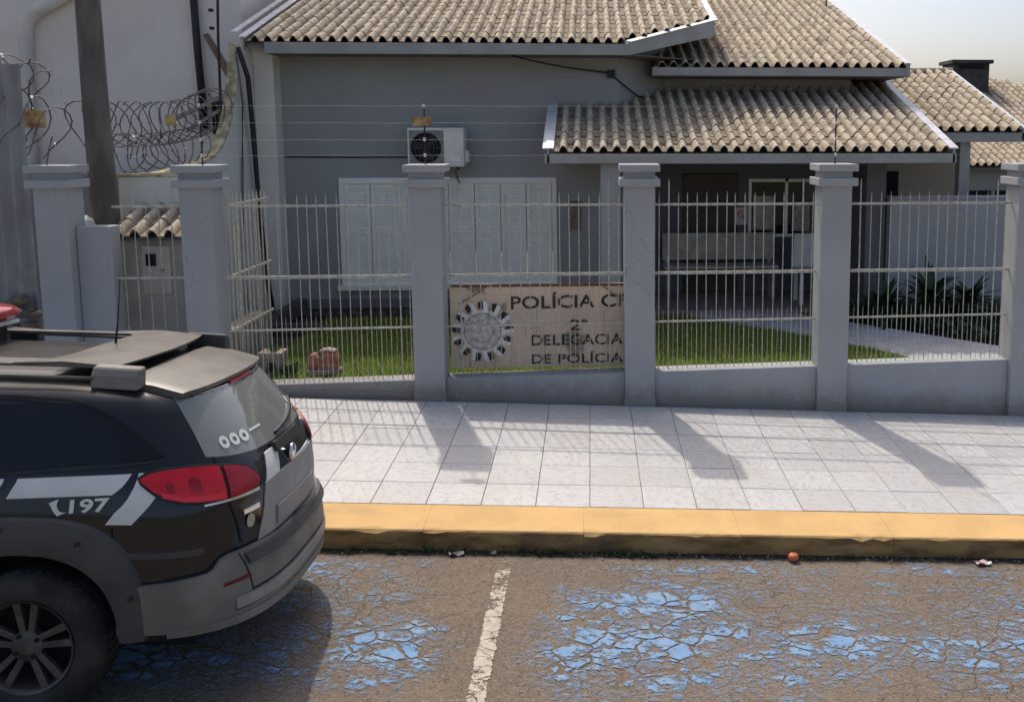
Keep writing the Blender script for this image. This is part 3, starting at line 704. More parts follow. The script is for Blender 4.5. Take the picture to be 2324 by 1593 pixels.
for (i, j), lb, rl in zip(bays, BL, RL):
    x0, x1 = PXS[i]+PW+.001, PXS[j]-PW-.001
    t = empty('low_wall', ((x0+x1)/2, FY+.16, pav_z((x0+x1)/2, FY)), lb, 'wall', 'low walls between the fence pillars')
    def qd(y, f): return [(x0, y, f(x0)), (x1, y, f(x1))]
    g = MB(); zb = lambda X: pav_z(X, FY)-.2; y0, y1 = FY+.06, FY+.26
    g.hexa([(x0,y0,zb(x0)),(x1,y0,zb(x1)),(x1,y1,zb(x1)),(x0,y1,zb(x0))], [(x0,y0,wtop(x0)),(x1,y0,wtop(x1)),(x1,y1,wtop(x1)),(x0,y1,wtop(x0))])
    g.build('wall_body', MAT['pillar'], t, bevel=.006)
    g = MB(); zs = lambda X: pav_z(X, FY)+.06; y0 -= .006
    g.hexa([(x0,y0,zb(x0)),(x1,y0,zb(x1)),(x1,y0+.0055,zb(x1)),(x0,y0+.0055,zb(x0))], [(x0,y0,zs(x0)),(x1,y0,zs(x1)),(x1,y0+.0055,zs(x1)),(x0,y0+.0055,zs(x0))])
    g.build('skirting', MAT['pillar'], t)
    t = empty('iron_railing', ((x0+x1)/2, FY+.16, wtop((x0+x1)/2)), rl, 'railing', 'railings between the fence pillars')
    BY = FY+.16; bz = worldloc(t)
    nb = int(round((x1-x0)/.0895)); sp = (x1-x0)/nb
    for k in range(nb):
        X = x0 + (k+.5)*sp + random.uniform(-.004,.004)
        rod = k in (1, nb-2)
        mesh_obj('bar', ROD if rod else TALL, None, t, (X-bz.x, BY-bz.y, .30-bz.z+random.uniform(-.006,.006)), (random.uniform(-.003,.003), random.uniform(-.004,.004), 0))
    for k in range(nb+1):
        X = x0 + k*sp + (.012 if k == 0 else -.012 if k == nb else 0)
        mesh_obj('short_bar', SHORT, None, t, (X-bz.x, BY-bz.y, .30+.0105*X-bz.z+random.uniform(-.006,.006)), (0, random.uniform(-.008,.008), 0))
    for z, sl, hh, ww in ((1.925, 0, .020, .012), (1.303, .003, .028, .014), (.85, .0105, .016, .012)):
        g = MB(); g.bar((x0-.002, BY-.012, z+sl*x0), (x1+.002, BY-.012, z+sl*x1), ww, hh); g.build('rail', MAT['iron'], t)

# short railing that returns from the second pillar towards the house
t = empty('side_railing', (-3.22, 8.7, YZ), 'beige iron railing running back beside the second pillar', 'railing')
bz = worldloc(t); SB = barmesh(1.72, .007); SB.materials.clear(); SB.materials.append(MAT['iron_beige'])
for k in range(10): mesh_obj('bar', SB, None, t, (0, 8.30+k*.10-bz.y, .30-bz.z))
for z in (1.92, 1.29, .80):
    g = MB(); g.bar((-3.208, 8.27, z), (-3.208, 9.27, z), .012, .025); g.build('rail', MAT['iron_beige'], t)
g = MB(); g.box(-3.42, -3.26, 8.275, 9.3, YZ-.3, .78); tag(g.build('return_wall', simple('brown_grey_render', (.34,.31,.27), (.24,.21,.18), 4, .9, .4), bevel=.01), 'brownish low wall behind the beige side railing', 'wall')

# electric fence above the pillars
ef = empty('electric_fence', (-1.44, 8.1, 2.29), 'electric fence wires on thin rods with white insulators above the pillars', 'electric fence')
rods = [-3.34, -1.44, 2.19]; WZ = [2.37, 2.505, 2.65, 2.795]
for X in rods:
    g = MB(); g.tube([(X, 8.1, 2.28), (X, 8.1, 2.83)], .007, 6); g.build('rod', MAT['black_plastic'], ef, smooth=True)
    for z in WZ:
        g = MB(); g.lathe([(.006,-.014),(.014,-.012),(.009,0),(.014,.012),(.006,.014)], (X, 8.085, z), 'z', 8); g.build('insulator', MAT['white_frame'], ef, smooth=True)
for z in WZ:
    pts = [(-3.34+(2.19+1.7+3.34)*k/24, 8.072, z - .012*abs(math.sin(k*.9))*.4) for k in range(25)]
    g = MB(); g.tube(pts, .0011, 4); g.build('wire', MAT['wire'], ef)
def warn_plate(x, y, z, w_, h_, label, rz=0):
    g = MB(); g.box(-w_/2, w_/2, -.002, .002, -h_/2, h_/2); me = g.mesh('warning_plate'); me.materials.append(MAT['yellow_plate'])
    return tag(mesh_obj('warning_plate', me, None, None, (x, y, z), (R(4), R(random.uniform(-5, 5)), rz)), label, 'warning plate')
warn_plate(-1.45, 8.05, 2.66, .17, .075, 'faded yellow plate on the wires above the air conditioner pillar')

# ------------------------------------------------------------------ police sign
SY = 8.255
sign = empty('police_sign', (-.43, SY, .42), 'weathered beige banner board lettered POLÍCIA CIVIL hung behind the railing', 'sign')
def m_sign():
    q = NT('weathered_sign_board'); c = q.mix(q.ramp(q.noise(2.2, 5), .3, .7), (.78, .62, .46), (.66, .52, .385))
    c = q.mix(q.ramp(q.noise(7, 6, q.scaled(q.pos(), (3, 1, .4)), .7), .52, .72, 0, .6), c, (.34, .265, .20))
    c = q.mix(q.ramp(q.noise(2.4, 4), .60, .66, 0, .7), c, (.16, .13, .10))
    return q.fin(c, .7, q.bump(q.noise(5, 3, q.scaled(q.pos(), (3, 1, 1))), .4, .02))
ms = m_sign(); ink = simple('faded_black_ink', (.028, .022, .02), (.06, .045, .035), 14, .7, 0); inkw = simple('dull_white_ink', (.92, .90, .84), (.78, .76, .70), 12, .7, 0)
g = MB(); rows = []
for k in range(13):
    X = -1.285 + (1.86)*k/12; yy = SY + .006*math.sin(k*1.3)
    rows.append([(X, yy, .425), (X, yy, 1.195+.004*math.sin(k*.8)), (X, yy+.012, 1.195+.004*math.sin(k*.8)), (X, yy+.012, .425)])
g.grid(rows, True); g.f += [tuple(range(4)), tuple(range(len(g.v)-1, len(g.v)-5, -1))]
g.build('board', ms, sign, smooth=False)
g = MB(); g.box(-1.285, .575, SY-.014, SY-.007, 1.175, 1.20); g.build('top_batten', simple('brown_batten', (.14,.06,.035), None, 1, .7, .1), sign)
def textmesh(txt, size, name, mat, ext=.0008, bold=0.):
    c = bpy.data.curves.new(name, 'FONT'); c.body = txt; c.size = size; c.extrude = ext; c.align_x = 'LEFT'; c.resolution_u = 3; c.offset = bold
    o = bpy.data.objects.new(name, c); COL.objects.link(o); bpy.context.view_layer.update()
    me = bpy.data.meshes.new_from_object(o.evaluated_get(bpy.context.evaluated_depsgraph_get()))
    bpy.data.objects.remove(o); bpy.data.curves.remove(c); me.materials.clear(); me.materials.append(mat); me.name = name
    return me
def put_text(txt, name, parent, x0, x1, z0, z1, y, mat, slant=0):
    me = textmesh(txt, 1, name, mat, bold=.012); co = [v.co.copy() for v in me.vertices]
    ax, bx = min(c.x for c in co), max(c.x for c in co); ay, by = min(c.y for c in co), max(c.y for c in co)
    b = worldloc(parent)
    for v, c in zip(me.vertices, co):
        u, w_ = (c.x-ax)/(bx-ax), (c.y-ay)/(by-ay)
        v.co = (x0+(x1-x0)*u-b.x, y-c.z*.6-b.y, z0+(z1-z0)*w_+slant*u-b.z)
    me.update(); bm = bmesh.new(); bm.from_mesh(me); bmesh.ops.recalc_face_normals(bm, faces=bm.faces); bm.to_mesh(me); bm.free()
    return mesh_obj(name, me, None, parent)
put_text('POLÍCIA CIVIL', 'lettering', sign, -.735, .56, .965, 1.115, SY-.0085, ink, .02)
put_text('2ª', 'lettering', sign, -.205, -.03, .765, .865, SY-.0085, ink)
put_text('DELEGACIA', 'lettering', sign, -.555, .285, .625, .725, SY-.0085, ink, .005)
put_text('DE POLÍCIA', 'lettering', sign, -.555, .285, .455, .565, SY-.0085, ink, .005)
# star emblem: ring of black and white pointed rays round a pale medallion
ec = (-.995, .765)
for k in range(13):
    a = 2*math.pi*k/13 + .12; da = .235
    P = lambda r, q: (ec[0]+r*math.cos(q), SY-.0095, ec[1]+r*math.sin(q))
    g = MB(); g.add([P(.205, a-da*.25), P(.215, a+da*.75), P(.27, a+da*.62), P(.285, a-da*.1)], [(0,1,2,3)]); g.build('black_ray', ink, sign, solid=.0008)
    g = MB(); g.add([P(.18, a-da*1.25), P(.18, a+da*.5), P(.205, a-da*.25), P(.29, a-da*.1), P(.275, a-da*.75)], [(0,1,2,3,4)]); g.build('white_ray', inkw, sign, solid=.0008)
g = MB(); g.lathe([(.195, -.0088), (.195, -.0078)], (ec[0], SY, ec[1]), 'y', 40); g.build('medallion', simple('medallion_print', (.78,.76,.70), (.45,.43,.39), 24, .7, 0), sign)
g = MB()
for r in (.165, .10): g.tube([(ec[0]+r*math.cos(a), SY-.0095, ec[1]+r*math.sin(a)) for a in np.linspace(0, 6.283, 41)], .002, 4)
g.build('medallion_rings', ink, sign)
for a, b in (((-1.20,SY-.02,1.02),(-.93,SY-.03,1.19)), ((.08,SY-.03,1.20),(.31,SY-.02,1.03))):
    g = MB(); g.tube([a, ((a[0]+b[0])/2, a[1], (a[2]+b[2])/2-.004), b], .006, 5); g.build('tie_cord', simple('brown_cord', (.24,.13,.08), None, 1, .9, 0), sign)

# ------------------------------------------------------------------ left: gate bay, meter cabinet, post, boundary wall
g = MB(); g.box(-4.44, -4.15, 8.10, 8.26, -.1, 1.76); tag(g.build('gate_wall', MAT['pillar'], bevel=.006), 'narrow grey wall panel joined to the leftmost pillar', 'wall')
gt = empty('pedestrian_gate', (-3.83, 8.16, .3), 'thin barred gate in front of the meter cabinet', 'gate'); bz = worldloc(gt)
for k in range(6): mesh_obj('bar', TALL, None, gt, (-4.08+k*.105-bz.x, 8.16-bz.y, .30-bz.z))
for z in (1.925, 1.30, .42):
    g = MB(); g.bar((-4.149, 8.148, z), (-3.516, 8.148, z), .012, .02); g.build('rail', MAT['iron'], gt)
mc = empty('meter_cabinet', (-3.95, 8.6, YZ), 'small grey electricity meter cabinet with its own little tiled roof', 'meter cabinet')
g = MB(); g.box(-4.30, -3.62, 8.50, 8.86, -.1, 1.62); g.build('cabinet_wall', simple('taupe_render', (.46,.44,.40), (.37,.35,.31), 3, .9, .3), mc, bevel=.008)
g = MB(); g.box(-4.09, -3.84, 8.482, 8.499, 1.10, 1.545); g.build('meter_door', simple('meter_door_paint', (.62,.58,.51), (.52,.48,.42), 5, .6, .05), mc, bevel=.006)
g = MB(); g.box(-4.05, -3.96, 8.474, 8.481, 1.36, 1.47); g.build('meter_glass', MAT['car_glass'], mc)
g = MB(); g.lathe([(.014,-.008),(.014,0)], (-3.91, 8.482, 1.32), 'y', 10); g.build('lock', MAT['black_plastic'], mc)
mr = empty('cabinet_roof', (0, 0, 0)); mr.parent = mc; mr.location = (0, 0, 1.35)
tile_roof(mr, -4.33, -3.59, 8.36, 1.62, 8.84, .38, None, nobj=3)
g = MB(); g.hexa([(-4.32,8.40,1.60),(-3.6,8.40,1.60),(-3.6,8.86,1.775),(-4.32,8.86,1.775)], [(-4.32,8.40,1.625),(-3.6,8.40,1.625),(-3.6,8.86,1.80),(-4.32,8.86,1.80)]); g.build('roof_deck', MAT['soffit'], mr)

g = MB(); g.tube([(-4.435,8.62,.2),(-4.47,8.66,1.76),(-4.50,8.68,3.0),(-4.53,8.7,7.5)], [.125,.118,.106,.085], 14)
po = tag(g.build('concrete_post', MAT['concrete_pole'], smooth=True, angle=40), 'tall dark weathered concrete utility post behind the leftmost pillar', 'post')
t = empty('post_foot', (-4.6, 8.55, 1.76), 'crumbled pale mortar lump where the concrete post meets the wall panel', 'mortar')
g = MB(); g.lathe([(.0,.07),(.05,.06),(.09,.02),(.10,-.04),(.06,-.08)], (-4.57, 8.45, 1.76), 'z', 9)
for i in range(len(g.v)): g.v[i] = tuple(c + random.uniform(-.012,.012) for c in g.v[i])
g.build('lump', MAT['white_wall'], t)

# whitewashed boundary wall: level, then sweeping up to the eave
bw = empty('boundary_wall', (-4.17, 10, YZ), 'old whitewashed boundary wall that sweeps up in a curve to the roof', 'wall')
prof = [(8.9,2.16),(9.4,2.19),(9.9,2.23),(10.25,2.30),(10.5,2.42),(10.7,2.60),(10.85,2.82),(10.98,3.08),(11.08,3.35),(11.15,3.58),(11.55,3.60)]
g = MB(); poly = [(8.9, YZ-.3)] + prof + [(11.55, YZ-.3)]
g.extr(poly, 'x', -4.20, -4.105); g.build('wall_body', MAT['white_wall'], bw)
g = MB(); rows = [[(-4.215,y-.0,z+.001),(-4.215,y-.01,z+.025),(-4.09,y-.01,z+.025),(-4.09,y,z+.001)] for y, z in prof[:10]]
g.grid(rows, True); g.f += [tuple(range(4)), tuple(range(len(g.v)-1, len(g.v)-5, -1))]
g.build('coping', simple('lichened_coping', (.66,.57,.38), (.30,.26,.16), 9, .95, .5, 40, .01), bw, smooth=True, angle=40)
g = MB(); g.tube([(-4.06,11.0,3.55),(-4.0,11.1,3.2),(-4.03,11.25,2.6),(-4.04,11.35,1.8),(-4.02,11.4,1.0),(-3.96,11.42,.35)], .03, 8)
tag(g.build('wall_drainpipe', MAT['black_plastic'], smooth=True), 'dark drainpipe running down beside the pale corner pilaster', 'pipe')
g = MB(); g.tube([(-4.07,10.95,3.5),(-4.06,11.05,2.9),(-4.08,11.0,2.2),(-4.08,10.9,1.4),(-4.07,10.9,.5)], .012, 5)
tag(g.build('wall_conduit', MAT['razor'], smooth=True), 'thin grey conduit on the whitewashed wall', 'pipe')

g = MB(); g.box(-4.45, -3.60, 8.89, 8.99, -.1, 2.15); g.build('return_section', MAT['white_wall'], bw)
g = MB(); g.hexa([(-4.47,8.87,2.151),(-3.58,8.87,2.185),(-3.58,9.01,2.185),(-4.47,9.01,2.151)], [(-4.47,8.87,2.175),(-3.58,8.87,2.21),(-3.58,9.01,2.21),(-4.47,9.01,2.175)]); g.build('return_coping', simple('yellowed_coping', (.70,.60,.38), (.45,.38,.22), 9, .95, .4, 40, .01), bw)
# corrugated sheet at far left
g = MB(); rows = []; X = -7.4
k = 0
while X < -4.76:
    a = k*math.pi/2; d = (.016 if k % 4 in (1, 2) else -.016)
    rows.append([(X, 8.12+d, pav_z(X, 8.1)-.1), (X, 8.12+d, 3.14)]); X += (.012 if k % 2 else .05); k += 1
g.grid(rows); tag(g.build('corrugated_sheet', MAT['corr'], solid=.002), 'tall grey corrugated metal sheet at the left edge', 'metal sheet')
g = MB()
for k in range(26):
    a = random.uniform(0, 6.28); r = random.uniform(.03,.09); cx_, cz_ = -4.9+random.uniform(-.12,.12), .95+random.uniform(-.45,.25)
    g.lathe([(0,r*.5),(r*.7,r*.3),(r,-.1*r),(r*.6,-r*.5),(0,-r*.6)], (cx_, 8.03+random.uniform(-.02,.02), cz_), 'z', 6)
tag(g.build('creeper', simple('dry_creeper', (.12,.10,.075), (.2,.17,.13), 12, .95, .6, 40), smooth=False), 'dry grey creeper clinging to the foot of the corrugated sheet', 'plant')

# neighbour building on the left
nb = empty('neighbour_building', (-7, 12.6, YZ), 'tall pale lilac neighbouring building behind the razor wire', 'building')
g = MB(); g.box(-16, -4.55, 12.5, 20, -.5, 6.4); g.build('wall', MAT['lilac_wall'], nb)
g = MB(); g.tube([(-7.36,12.4,.3),(-7.3,12.4,2.2),(-7.24,12.4,3.85),(-7.2,12.4,4.0),(-7.08,12.4,4.12),(-6.2,12.4,4.62)], .085, 12); g.build('downpipe', simple('pale_pvc', (.85,.82,.74), (.7,.67,.6), 4, .5, .05), nb, smooth=True)
g = MB(); g.tube([(-5.06,12.42,2.6),(-5.1,12.42,3.6),(-5.15,12.42,6.0)], .05, 8); g.build('black_pipe', MAT['black_plastic'], nb, smooth=True)
g = MB(); g.hexa([(-5.04,12.47,3.84),(-4.98,12.47,3.86),(-4.98,12.499,3.86),(-5.04,12.499,3.84)][::1], [(-4.68,12.47,3.10),(-4.56,12.47,3.10),(-4.56,12.499,3.10),(-4.68,12.499,3.10)]); g.build('exposed_brick_scar', simple('brick_scar', (.24,.14,.10), (.3,.2,.15), 14, .95, .5), nb)
g = MB(); g.box(-4.98, -4.62, 12.46, 12.499, 2.55, 2.98); g.build('dark_window', MAT['dark_opening'], nb)
g = MB(); g.bar((-5.45,12.3,2.72),(-4.6,12.3,3.12),.05,.05); g.bar((-5.2,12.2,2.6),(-4.62,12.2,2.95),.04,.04); g.build('timber_brace', simple('pale_old_timber', (.42,.36,.29), (.3,.25,.2), 8, .9, .2), nb)
g = MB(); g.box(-9, -4.2, 12.0, 12.15, -.3, 2.05); tag(g.build('rear_wall', m_paintwall('pinkish_render', (.36,.30,.30), (.2,.17,.16), .7)), 'pinkish rear wall below the razor wire coils', 'wall')

# razor wire coils
def coil(name, path, rad, pitch, label):
    P = [Vector(p) for p in path]; seg = [(P[i+1]-P[i]).length for i in range(len(P)-1)]; L = sum(seg)
    turns = L/pitch; n_ = int(turns*18); pts = []; barbs = MB()
    for k in range(n_+1):
        d = L*k/n_; i = 0
        while i < len(seg)-1 and d > seg[i]: d -= seg[i]; i += 1
        c = P[i].lerp(P[i+1], d/seg[i]); T = (P[i+1]-P[i]).normalized(); A_ = T.cross(Vector((0,0,1))).normalized(); B_ = A_.cross(T)
        a = 2*math.pi*turns*k/n_; rr = rad*(1+.08*math.sin(k*.37))
        p = c + A_*math.cos(a)*rr + B_*math.sin(a)*rr + T*.05*math.sin(a*2+k*.05)
        pts.append(p)
        if k % 3 == 0:
            u = Vector((random.uniform(-1,1), random.uniform(-1,1), random.uniform(-1,1))).normalized()*.028
            v_ = u.cross(Vector((0,0,1)))*.35
            barbs.add([p-u-v_, p-u+v_, p+u+v_, p+u-v_], [(0,1,2,3)])
    t = empty(name, P[0], label, 'razor wire', 'razor wire coils on the boundary wall')
    g = MB(); g.tube(pts, .0065, 4); g.build('wire', MAT['razor'], t); tag(barbs.build('barbs', MAT['razor'], t, solid=.001), kind='stuff')
coil('razor_wire', [(-4.72,8.8,2.62),(-4.42,9.6,2.66),(-4.32,10.3,2.74),(-4.3,10.9,2.86)], .22, .15, 'upper razor wire coil right of the concrete post')
coil('razor_wire', [(-4.5,8.9,2.34),(-4.36,9.5,2.36),(-4.3,10.2,2.44)], .20, .16, 'lower razor wire coil right of the concrete post')
coil('razor_wire', [(-5.3,8.34,3.05),(-5.0,8.36,3.02),(-4.78,8.4,2.92)], .20, .13, 'topmost razor wire coil left of the concrete post')
coil('razor_wire', [(-5.25,8.3,2.78),(-4.95,8.32,2.62),(-4.66,8.4,2.45)], .28, .17, 'razor wire coil left of the concrete post')
g = empty('insulator_rod', (-4.92, 8.3, 2.29), 'leaning rod with black insulators left of the concrete post', 'rod')
b_ = MB(); b_.tube([(-4.98,8.3,2.25),(-4.92,8.3,2.7),(-4.94,8.3,3.12)], .008, 5); b_.build('rod', MAT['wire'], g)
for k in range(6):
    q = MB(); q.lathe([(.012,-.02),(.03,-.014),(.03,.014),(.012,.02)], (-4.945+.02*math.sin(k), 8.29, 2.38+k*.125), 'z', 8); q.build('insulator', MAT['black_plastic'], g)
g = empty('eave_rod', (-4.22, 10.9, 3.0), 'black rod with insulators rising beside the left eave', 'rod')
b_ = MB(); b_.tube([(-4.26,10.9,2.4),(-4.24,10.9,3.62),(-4.2,10.9,4.6)], .016, 6); b_.build('rod', MAT['black_plastic'], g)
for z in (3.75, 3.95, 4.15):
    q = MB(); q.lathe([(.012,-.02),(.03,-.014),(.03,.014),(.012,.02)], (-4.3, 10.89, z), 'z', 8); q.build('insulator', MAT['black_plastic'], g)
warn_plate(-4.80, 8.25, 2.68, .17, .15, 'rusty yellow plate among the razor wire left of the post', .3)
warn_plate(-4.16, 9.4, 2.69, .10, .11, 'small rusty yellow plate on the razor wire right of the post', .5)

# ------------------------------------------------------------------ right: annex roof, garden wall, neighbours
ax = empty('annex', (4.9, 12, YZ), 'lower tiled annex behind the porch on the right', 'annex')
S4 = .355; E4Y, E4Z = 11.5, 2.57
ar = empty('annex_roof', (0, 0, 0)); ar.parent = ax; ar.location = (0, 0, 2.4)
tile_roof(ar, 4.19, 5.52, E4Y, E4Z, 14.0, S4, None, nobj=1)
tile_roof(ar, 3.6, 4.2, 12.6, E4Z+1.1*S4, 14.0, S4, None, nobj=0)
g = MB(); P = [(3.6,E4Y+.02),(5.55,E4Y+.02),(5.55,14.05),(3.6,14.05)]; P[0] = (4.2, E4Y+.02)
dz = lambda Y, o: E4Z + (Y-E4Y)*S4 + o
g.add([(a,b,dz(b,-.012)) for a,b in P]+[(a,b,dz(b,-.05)) for a,b in P], [(0,1,2,3),(7,6,5,4)]+[(i,(i+1)%4,4+(i+1)%4,4+i) for i in range(4)])
g.build('roof_deck', MAT['soffit'], ar)
g = MB(); g.box(4.2, 5.58, E4Y-.02, E4Y+.015, 2.45, 2.57); g.build('fascia_board', MAT['fascia'], ar)
verge(ar, 5.54, E4Y-.02, E4Z, 14.05, S4, drop=.1)
g = MB(); g.tube([(3.6,14.05,3.52),(5.6,14.05,3.52)], .05, 8); g.build('ridge_cap', MAT['rooftile'], ar, smooth=True)
g = MB(); g.box(4.78, 4.92, 11.62, 11.76, YZ-.2, 2.45); g.build('post', MAT['fascia'], ax, bevel=.006)
g = MB(); g.box(3.76, 5.5, 13.5, 13.65, YZ-.2, 2.5); g.build('rear_wall', MAT['beige_wall'], ax)
g = MB(); g.box(4.3, 4.62, 13.485, 13.499, YZ, 2.0); g.build('rear_doorway', MAT['dark_opening'], ax)
gw_ = empty('garden_wall', (4.6, 11.35, YZ), 'blue-grey garden wall behind the dark shrub', 'wall')
g = MB(); g.box(3.765, 6.1, 11.25, 11.4, YZ-.3, 1.74); g.build('wall_body', MAT['garden_wall'], gw_, bevel=.008)
g = MB(); g.box(3.755, 6.11, 11.235, 11.415, 1.741, 1.775); g.build('coping', MAT['pillar'], gw_, bevel=.004)
# far neighbours
fh = empty('far_house', (9.2, 21, YZ), 'neighbouring tiled house with a dark chimney at upper right', 'house')
fr_ = empty('roof', (0, 0, 0)); fr_.parent = fh; fr_.location = (0, 0, 2.3)
tile_roof(fr_, 7.4, 13, 18.6, 2.72, 21.2, .40, lambda X, Y: X < 13 - (Y-18.6)*1.4, nobj=0)
g = MB(); g.add([(7.3,18.6,2.69),(13.1,18.6,2.69),(9.5,21.2,3.73),(7.3,21.2,3.73),(7.3,24,2.7),(13.1,24,2.7)], [(0,1,2,3),(3,2,5,4),(1,5,2)]); g.build('roof_deck', MAT['soffit'], fr_)
g = MB(); g.box(7.5, 12.8, 18.9, 23.6, -.3, 2.68); g.build('wall', MAT['beige_wall'], fh)
g = MB(); g.box(8.13, 8.95, 20.3, 21.0, 3.2, 4.12); g.build('chimney', MAT['chimney'], fh, bevel=.02)
g = MB(); g.box(8.07, 9.01, 20.24, 21.06, 4.121, 4.20); g.build('chimney_cap', MAT['chimney'], fh)
g = MB(); g.box(8.25, 8.83, 20.285, 20.2995, 4.0, 4.08); g.build('chimney_vent', MAT['dark_opening'], fh)
lh = empty('low_house', (8.3, 18, YZ), 'low neighbouring house with tiled lean-to roof and dark windows at far right', 'house')
lr = empty('roof', (0, 0, 0)); lr.parent = lh; lr.location = (0, 0, 1.6)
tile_roof(lr, 6.9, 10.5, 16.6, 1.95, 18.2, .36, None, nobj=0)
g = MB(); g.hexa([(6.9,16.6,1.88),(10.5,16.6,1.88),(10.5,18.3,2.49),(6.9,18.3,2.49)], [(6.9,16.6,1.93),(10.5,16.6,1.93),(10.5,18.3,2.54),(6.9,18.3,2.54)]); g.build('roof_deck', MAT['soffit'], lr)
g = MB(); g.box(6.95, 10.4, 16.8, 18.3, -.3, 1.88); g.build('wall', MAT['wall'], lh)
for x0 in (7.12, 7.62):
    g = MB(); g.box(x0, x0+.42, 16.79, 16.799, 1.28, 1.50); g.build('window', MAT['dark_opening'], lh)

# ------------------------------------------------------------------ yard things
def straps(parent, c, n_, L0, L1, name='leaf', w_=.035, up=.9):
    for k in range(n_):
        a = random.uniform(0, 6.28); L = random.uniform(L0, L1); el = random.uniform(.35, 1.25); rows = []
        for i in range(6):
            f = i/5; r = L*f*math.cos(el)*(1+.25*f); z = L*f*math.sin(el)*up - .55*L*f*f*math.cos(el)
            wd_ = w_*(1-f)**.6*(.35+1.4*min(f*3, 1)) if i < 5 else .001
            p = Vector((c[0]+r*math.cos(a), c[1]+r*math.sin(a), c[2]+z)); s_ = Vector((-math.sin(a), math.cos(a), 0))*wd_
            rows.append([p-s_, p+Vector((0,0,-.25*wd_)), p+s_])
        g = MB(); g.grid(rows); g.build(name, MAT['leaf_dark'], parent, smooth=True)
for (x, y, s_, lb) in ((3.45, 10.45, .72, 'dark strap-leaved shrub at the left end of the row before the garden wall'), (4.0, 10.4, 1.0, 'tallest dark strap-leaved shrub in the middle of the row before the garden wall'), (4.5, 10.5, .8, 'dark strap-leaved shrub at the right end of the row before the garden wall')):
    t = empty('strap_leaf_shrub', (x, y, YZ), lb, 'shrub', 'dark shrubs by the garden wall')
    g = MB(); g.tube([(x,y,YZ-.05),(x+.02,y,YZ+.18*s_),(x,y+.02,YZ+.3*s_)], [.05,.045,.03], 7); g.build('stem', MAT['bark'], t)
    straps(t, (x, y, YZ+.10*s_), 34, .45*s_, .85*s_); straps(t, (x, y, YZ+.28*s_), 26, .45*s_, .75*s_)
g = MB()
for k in range(5200):
    x, y = random.uniform(2.75, 5.4), random.uniform(9.3, 11.2)
    if inside((x, y), PATH) or inside((x-.08, y-.08), PATH): continue
    a = random.uniform(0, 6.28); L = random.uniform(.06, .14); e = random.uniform(.2, 1.2); z = YZ-.03+random.uniform(0, .10)
    d = Vector((math.cos(a)*math.cos(e), math.sin(a)*math.cos(e), math.sin(e)))*L; sd = Vector((-math.sin(a), math.cos(a), 0))*L*.16; b = Vector((x, y, z)); m_ = b+d*.5
    g.add([b, m_+sd, b+d, m_-sd], [(0,1,2,3)])
o = mesh_obj('ground_cover', g.mesh('ground_cover', recalc=False), MAT['leaf_dark']); tag(o, 'low dark leafy ground cover beside the garden path', 'ground cover', kind='stuff')
# dark bed edging and stones by the pilaster
t = empty('planting_bed', (-3.4, 11.0, YZ), 'dark stone edged planting bed at the foot of the pale pilaster', 'planting bed')
g = MB(); g.bar((-3.62,10.2,YZ+.08),(-3.62,11.5,YZ+.08),.12,.18); g.bar((-3.62,10.2,YZ+.05),(-3.05,10.2,YZ+.05),.10,.13)
g.build('edging', MAT['stone'], t, bevel=.02)
for k in range(16):
    x, y, r = -3.5+k*.155+random.uniform(-.03,.03), 11.2+random.uniform(-.06,.06), random.uniform(.05,.085)
    g = MB(); g.lathe([(0,r*.8),(r*.6,r*.6),(r,.1*r),(r*.8,-r*.4)], (x, y, YZ+.01), 'z', 7)
    for i in range(len(g.v)): g.v[i] = tuple(q + random.uniform(-.012,.012) for q in g.v[i])
    g.build('stone', MAT['stone'], t)
# broken bricks on the low wall
t = empty('broken_bricks', (-2.47, 8.42, .30), 'broken red brick block lying on the grass behind the left railing', 'rubble')
g = MB(); g.box(-2.63, -2.33, 8.36, 8.5, .30, .345); g.build('slab', MAT['plaster_bit'], t, bevel=.01)
def chunk(poly, y0, y1, mat, name):
    g = MB(); g.extr(poly, 'y', y0, y1)
    for i in range(len(g.v)): g.v[i] = tuple(q + random.uniform(-.006,.006) for q in g.v[i])
    g.build(name, mat, t, bevel=.008)
chunk([(-2.62,.346),(-2.535,.346),(-2.53,.45),(-2.555,.49),(-2.60,.49),(-2.625,.44)], 8.38, 8.48, MAT['terracotta'], 'brick_piece')
chunk([(-2.53,.346),(-2.36,.346),(-2.34,.44),(-2.37,.505),(-2.44,.52),(-2.495,.50),(-2.50,.43)], 8.385, 8.49, MAT['terracotta'], 'brick_piece')
chunk([(-2.51,.505),(-2.44,.523),(-2.37,.508),(-2.37,.53),(-2.44,.54),(-2.51,.53)], 8.38, 8.49, MAT['plaster_bit'], 'mortar_piece')
t.location.z += .045
t = empty('plant_pot', (-2.95, 8.5, .30), 'pale square pot with trailing weeds behind the left railing', 'plant pot')
g = MB(); g.hexa([(-3.05,8.42,.30),(-2.90,8.42,.30),(-2.90,8.58,.30),(-3.05,8.58,.30)], [(-3.08,8.40,.51),(-2.86,8.40,.51),(-2.86,8.60,.51),(-3.08,8.60,.51)]); g.build('pot', MAT['plaster_bit'], t, bevel=.008)
g = MB(); g.box(-2.99, -2.92, 8.405, 8.412, .34, .42); g.build('dark_patch', MAT['car_glass'], t)
